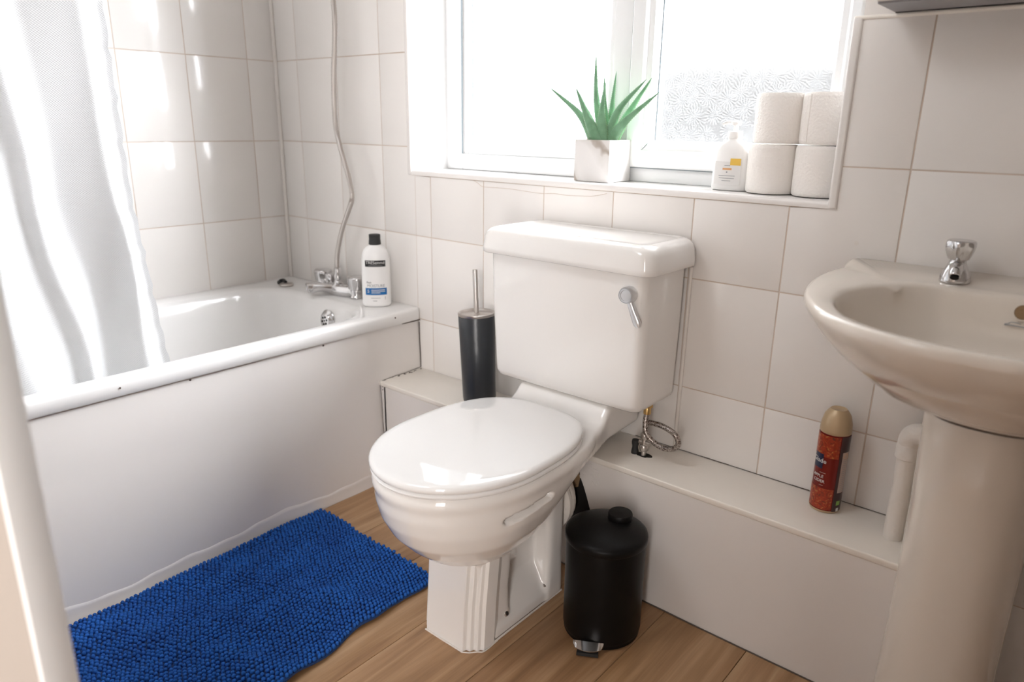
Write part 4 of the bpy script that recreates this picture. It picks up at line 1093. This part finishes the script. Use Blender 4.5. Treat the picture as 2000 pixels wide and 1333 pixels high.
# ---------------------------------------------------------------- plant
PX0, PX1, PY0, PY1, PZ0, PZ1 = 1.178, 1.277, .043, .140, .9003, .997
pc = Vector(((PX0 + PX1) / 2, (PY0 + PY1) / 2, PZ0))
al = thing('aloe_plant', 'spiky green aloe in a square white marble pot on the window sill', 'potted plant', pc)
b = NB(); t_ = .008
box(b, PX0, PX1, PY0, PY1, PZ0, PZ1, .0012)
tops = [f for f in b.faces if f.normal.z > .9 and f.calc_area() > .005]
r_ = bmesh.ops.inset_region(b, faces=tops, thickness=t_); bmesh.ops.translate(b, verts=list({v for f in tops for v in f.verts}), vec=(0, 0, -.012))
obj('marble_pot', b, 'marble', al)
b = NB(); rg = random.Random(4)
for i in range(110):
    cx, cy = rg.uniform(PX0 + t_ + .004, PX1 - t_ - .004), rg.uniform(PY0 + t_ + .004, PY1 - t_ - .004)
    m_ = NB(); bmesh.ops.create_icosphere(m_, subdivisions=1, radius=rg.uniform(.004, .0075)); bmesh.ops.scale(m_, vec=(1, rg.uniform(.7, 1.2), .7), verts=m_.verts[:])
    bmesh.ops.translate(m_, verts=m_.verts[:], vec=(cx, cy, PZ1 - .0075 + rg.uniform(-.001, .003) + (.006 if cx < 1.21 and rg.random() < .3 else 0))); merge(b, m_)
obj('gravel', b, 'gravel', al, 60)['kind'] = 'stuff'


def leaf(base, mid, tip, w, nrm_hint=(0, -1, 0)):
    pts = smooth_pts([base, mid, tip], 9); b = NB(); rings = []; N = len(pts); edges = ([], [])
    for i, p in enumerate(pts):
        t = i / (N - 1); tg = (pts[min(i + 1, N - 1)] - pts[max(i - 1, 0)]).normalized()
        nn = Vector(nrm_hint); nn = (nn - tg * nn.dot(tg)).normalized(); sd_ = tg.cross(nn)
        ww = w * (1 - t) ** .75 * (1 + .25 * math.sin(PI * min(1, t * 1.6))) + .0003; hh_ = ww * .42 + .0002
        rings.append([p + sd_ * (ww * math.cos(2 * PI * k / 12)) + nn * (hh_ * (math.sin(2 * PI * k / 12) if k < 6 else .55 * math.sin(2 * PI * k / 12))) for k in range(12)])
        edges[0].append((p + sd_ * ww, sd_, tg)); edges[1].append((p - sd_ * ww, -sd_, tg))
    loft(b, rings)
    for side in edges:
        for i in range(1, N - 3):
            for q in (0, .5):
                e, sdv, tg = side[i]; e2 = side[i + 1][0]; c = e.lerp(e2, q); s__ = .0013
                vs = [b.verts.new(c - tg * s__ - sdv * .0006), b.verts.new(c + tg * s__ - sdv * .0006), b.verts.new(c + Vector(nrm_hint) * s__ * .8 - sdv * .0006), b.verts.new(c + sdv * .0022 + tg * .001)]
                for f in ((0, 1, 3), (1, 2, 3), (2, 0, 3)):
                    fc = b.faces.new([vs[k] for k in f]); fc.material_index = 1
    return b


LB = Vector((1.232, .090, .988))
LV = [((-.020, -.012, 0), (1.172, .070, 1.052), (1.083, .060, 1.118), .0095), ((-.014, -.006, 0), (1.176, .10, 1.050), (1.141, .11, 1.094), .008),
      ((-.006, -.018, 0), (1.196, .062, 1.052), (1.166, .055, 1.115), .0115), ((-.006, .004, 0), (1.206, .085, 1.09), (1.199, .085, 1.189), .0088),
      ((.004, .010, 0), (1.222, .10, 1.06), (1.212, .105, 1.141), .0085), ((.004, -.014, 0), (1.236, .065, 1.055), (1.249, .055, 1.126), .0105), ((.008, .012, 0), (1.238, .105, 1.07), (1.242, .11, 1.153), .0078),
      ((.014, -.008, 0), (1.276, .072, 1.062), (1.352, .062, 1.130), .0100), ((.014, .012, 0), (1.284, .11, 1.062), (1.332, .125, 1.140), .0095), ((.018, -.010, 0), (1.300, .065, 1.038), (1.395, .050, 1.103), .0100)]
for off_, mid, tip, w in LV:
    obj('leaf', leaf(LB + Vector(off_), Vector(mid), Vector(tip), w * 1.3), ['leaf', 'tooth'], al, 60)

# ---------------------------------------------------------------- soap dispenser
SX_, SYY, SZ = 1.558, .092, .9003
sd = thing('soap_dispenser', 'white pump bottle of hand soap with yellow label beside the toilet rolls', 'soap dispenser', (SX_, SYY, SZ))
b = NB(); 
def oval_(rx_, ry_, z, e=.75): return [Vector((SX_ + rx_ * math.copysign(abs(math.cos(a)) ** e, math.cos(a)), SYY + ry_ * math.copysign(abs(math.sin(a)) ** e, math.sin(a)), SZ + z)) for a in [2 * PI * k / 48 for k in range(48)]]
loft(b, [oval_(.038, .022, .0003), oval_(.041, .0245, .004), oval_(.0405, .0245, .05), oval_(.038, .0235, .078), oval_(.031, .0205, .093), oval_(.020, .016, .101), oval_(.014, .0135, .104), oval_(.0135, .0135, .108, 1)])
obj('bottle', b, 'plastic', sd, 50)
b = NB(); lathe(b, [(.0145, .107), (.0155, .108), (.0155, .121), (.0135, .1225), (.0055, .1225), (.005, .134), (.0105, .1345), (.011, .141), (.009, .1425), (.0002, .143)], (SX_, SYY, SZ), 24)
tube(b, [(SX_, SYY, SZ + .139), (SX_ - .018, SYY - .001, SZ + .1395), (SX_ - .029, SYY - .002, SZ + .136)], lambda t: .0045 - .001 * t, 10, 4)
obj('pump', b, 'plastic', sd, 50)
def flat_on(bm_, dx, z, m, name, yy=-.0250):
    for v in bm_.verts: v.co = Vector((SX_ + dx + v.co.x, SYY + yy + v.co.y - .0002 + .0045 * ((dx + v.co.x) / .034) ** 2, SZ + z + v.co.z))
    return obj(name, bm_, m, sd)
flat_on(plate(.058, .048, .0002, 16), 0.0, .036, 'white_ink', 'label', -.0250)
flat_on(plate(.022, .014, .0002, 8), .017, .060, 'yellow_ink', 'yellow_band', -.0256)
flat_on(plate(.020, .004, .0002, 8), 0.0, .045, 'orange_ink', 'orange_band', -.0256)
tx = NB(); merge(tx, plate(.013, .0010, .0001, 4, 0, .052)); merge(tx, plate(.003, .003, .0001, 2, 0, .0385))
for i, w_ in enumerate((.036, .034, .020)): merge(tx, plate(w_, .0011, .0001, 6, 0, .031 - i * .0052))
flat_on(tx, 0.0, 0.0, 'grey_ink', 'small_print', -.0258)
for v in (): pass
for ch in list(sd.children): pass

# ---------------------------------------------------------------- toilet rolls
def roll(loc, label, seam=None, rot=0.0):
    r = thing('toilet_roll', label, 'toilet roll', loc, 'toilet rolls stacked on the window sill')
    b = NB(); R, H = .0488, .0985; rr_ = random.Random(int(loc[0] * 1000)); ph = rr_.random() * 6
    fac = lambda a, z: 1 + .010 * math.sin(2 * a + ph) + .004 * math.sin(5 * a + ph)
    prf = [(.021, .003), (R * .93, .0012), (R * .985, .004), (R, .010), (R * 1.002, H * .5), (R, H - .009), (R * .985, H - .003), (R * .93, H - .0005), (.030, H - .003), (.021, H - .004), (.021, .003)]
    lathe(b, prf, loc, 56, cap=False, faceted=fac)
    if seam is not None:
        P = [(seam + .012 * math.sin(k * 1.0) * (1 if 5 < k < 9 else .15), .004 + (H - .008) * k / 14) for k in range(15)]
        tube(b, [Vector(loc) + Vector((R * 1.004 * math.cos(a), R * 1.004 * math.sin(a), z)) for a, z in P], .0011, 6, 2)
    obj('paper', b, 'paper', r, 50)
    b = NB(); lathe(b, [(.0208, .002), (.0208, H - .003), (.0198, H - .003), (.0198, .002), (.0208, .002)], loc, 28, cap=False); obj('cardboard_core', b, 'card', r, 50)
    return r
roll((1.647, .084, .9003), 'toilet roll on the sill beside the soap, lower left of the stack')
roll((1.7445, .082, .9003), 'toilet roll on the sill in the right corner, lower right of the stack')
roll((1.652, .086, .9990), 'toilet roll at the upper left of the stack, nearest the plant')
roll((1.7465, .084, .9990), 'toilet roll with a glued paper seam, upper right of the stack', seam=-2.05)

# ---------------------------------------------------------------- conditioner bottle
QX, QY, QZ = .552, -.070, .5008
ag = math.atan2(-1.4325 - QY, 2.222 - QX) - .06
cd = thing('conditioner_bottle', 'white bottle with black cap and blue label on the bath corner by the tap', 'bottle', (QX, QY, QZ))
RXc, RYc = .0425, .029
def ovc(s_, z, e=.86, rx_=RXc, ry_=RYc):
    out = []
    for k in range(56):
        a = 2 * PI * k / 56; lx, ly = ry_ * s_ * math.copysign(abs(math.cos(a)) ** e, math.cos(a)), rx_ * s_ * math.copysign(abs(math.sin(a)) ** e, math.sin(a))
        out.append(Vector((QX + lx * math.cos(ag) - ly * math.sin(ag), QY + lx * math.sin(ag) + ly * math.cos(ag), QZ + z)))
    return out
b = NB(); loft(b, [ovc(.90, .0003), ovc(.97, .003), ovc(1.0, .008), ovc(1.0, .06), ovc(.985, .12), ovc(.965, .140), ovc(.91, .156), ovc(.80, .168), ovc(.62, .177), ovc(1, .1805, 1, .0185, .0185), ovc(1, .184, 1, .0165, .0165)])
obj('bottle_body', b, 'plastic', cd, 50)
b = NB(); loft(b, [ovc(1, .1835, 1, .0165, .0165), ovc(1, .1845, 1, .0178, .0178), ovc(1, .1965, 1, .0172, .0172), ovc(1, .1975, 1, .0165, .0165), ovc(1, .2125, 1, .0168, .0168), ovc(1, .2135, 1, .0155, .0155)])
obj('cap', b, 'rubber', cd, 40, label='black flip cap')
def on_bot(bm_, z, m, name, dx=0.0, off=.0004):
    for v in bm_.verts:
        s_ = v.co.x + dx; f = math.sqrt(max(.02, 1 - (s_ / (RXc * 1.03)) ** 2)); zz_ = z + v.co.z
        sc_ = 1.0 if zz_ < .10 else 1 - .02 * (zz_ - .10) / .04
        lx = RYc * sc_ * min(1.0, f ** .86) + off - v.co.y; ly = s_
        v.co = Vector((QX + lx * math.cos(ag) - ly * math.sin(ag), QY + lx * math.sin(ag) + ly * math.cos(ag), QZ + zz_))
    return obj(name, bm_, m, cd)
on_bot(plate(.059, .0185, .0002, 20), .1310, 'black_ink', 'brand_panel')
on_bot(text_mesh('TRESemmé', .0128, .0001, sxy=(.93, 1.0)), .1335, 'white_ink', 'brand_lettering', off=.0011)
on_bot(plate(.040, .0010, .0001, 12), .1250, 'grey_ink', 'small_print', off=.0009)
on_bot(text_mesh('Rich', .0080, .0001), .0745, 'black_ink', 'lettering', -.020)
on_bot(text_mesh('MOISTURE', .0122, .0001, sxy=(.90, 1.0)), .0645, 'grey_ink', 'lettering', 0.0, .0008)
on_bot(plate(.062, .021, .0002, 20), .0475, 'blue_ink', 'blue_band')
on_bot(text_mesh('5', .0135, .0001), .0480, 'white_ink', 'numeral', -.023, off=.0009)
tx = NB(); merge(tx, plate(.040, .0020, .0001, 12, .006, .004)); merge(tx, plate(.040, .0013, .0001, 12, .006, -.0005)); merge(tx, plate(.026, .0014, .0001, 8, -.001, -.0045))
on_bot(tx, .0480, 'white_ink', 'small_print', off=.0009)
tx = NB(); merge(tx, plate(.028, .0011, .0001, 8, -.002, 0)); merge(tx, plate(.012, .0014, .0001, 8, -.004, -.0085)); merge(tx, plate(.0012, .010, .0001, 1, .026, 0))
on_bot(tx, .0275, 'grey_ink', 'small_print')

# ---------------------------------------------------------------- unseen disc added at the ceiling fill light
lp = thing('fill_light_fitting', 'round white disc added out of view at the ceiling fill light', 'lamp', (0.95, -1.4, ZC))
b = NB(); lathe(b, [(.15, ZC - .001), (.15, ZC - .02), (.14, ZC - .026)], (.95, -1.4, 0), 40); obj('fitting_base', b, 'upvc', lp, 40)
print('triangles', sum(len(o.data.polygons) for o in bpy.data.objects if o.type == 'MESH'))
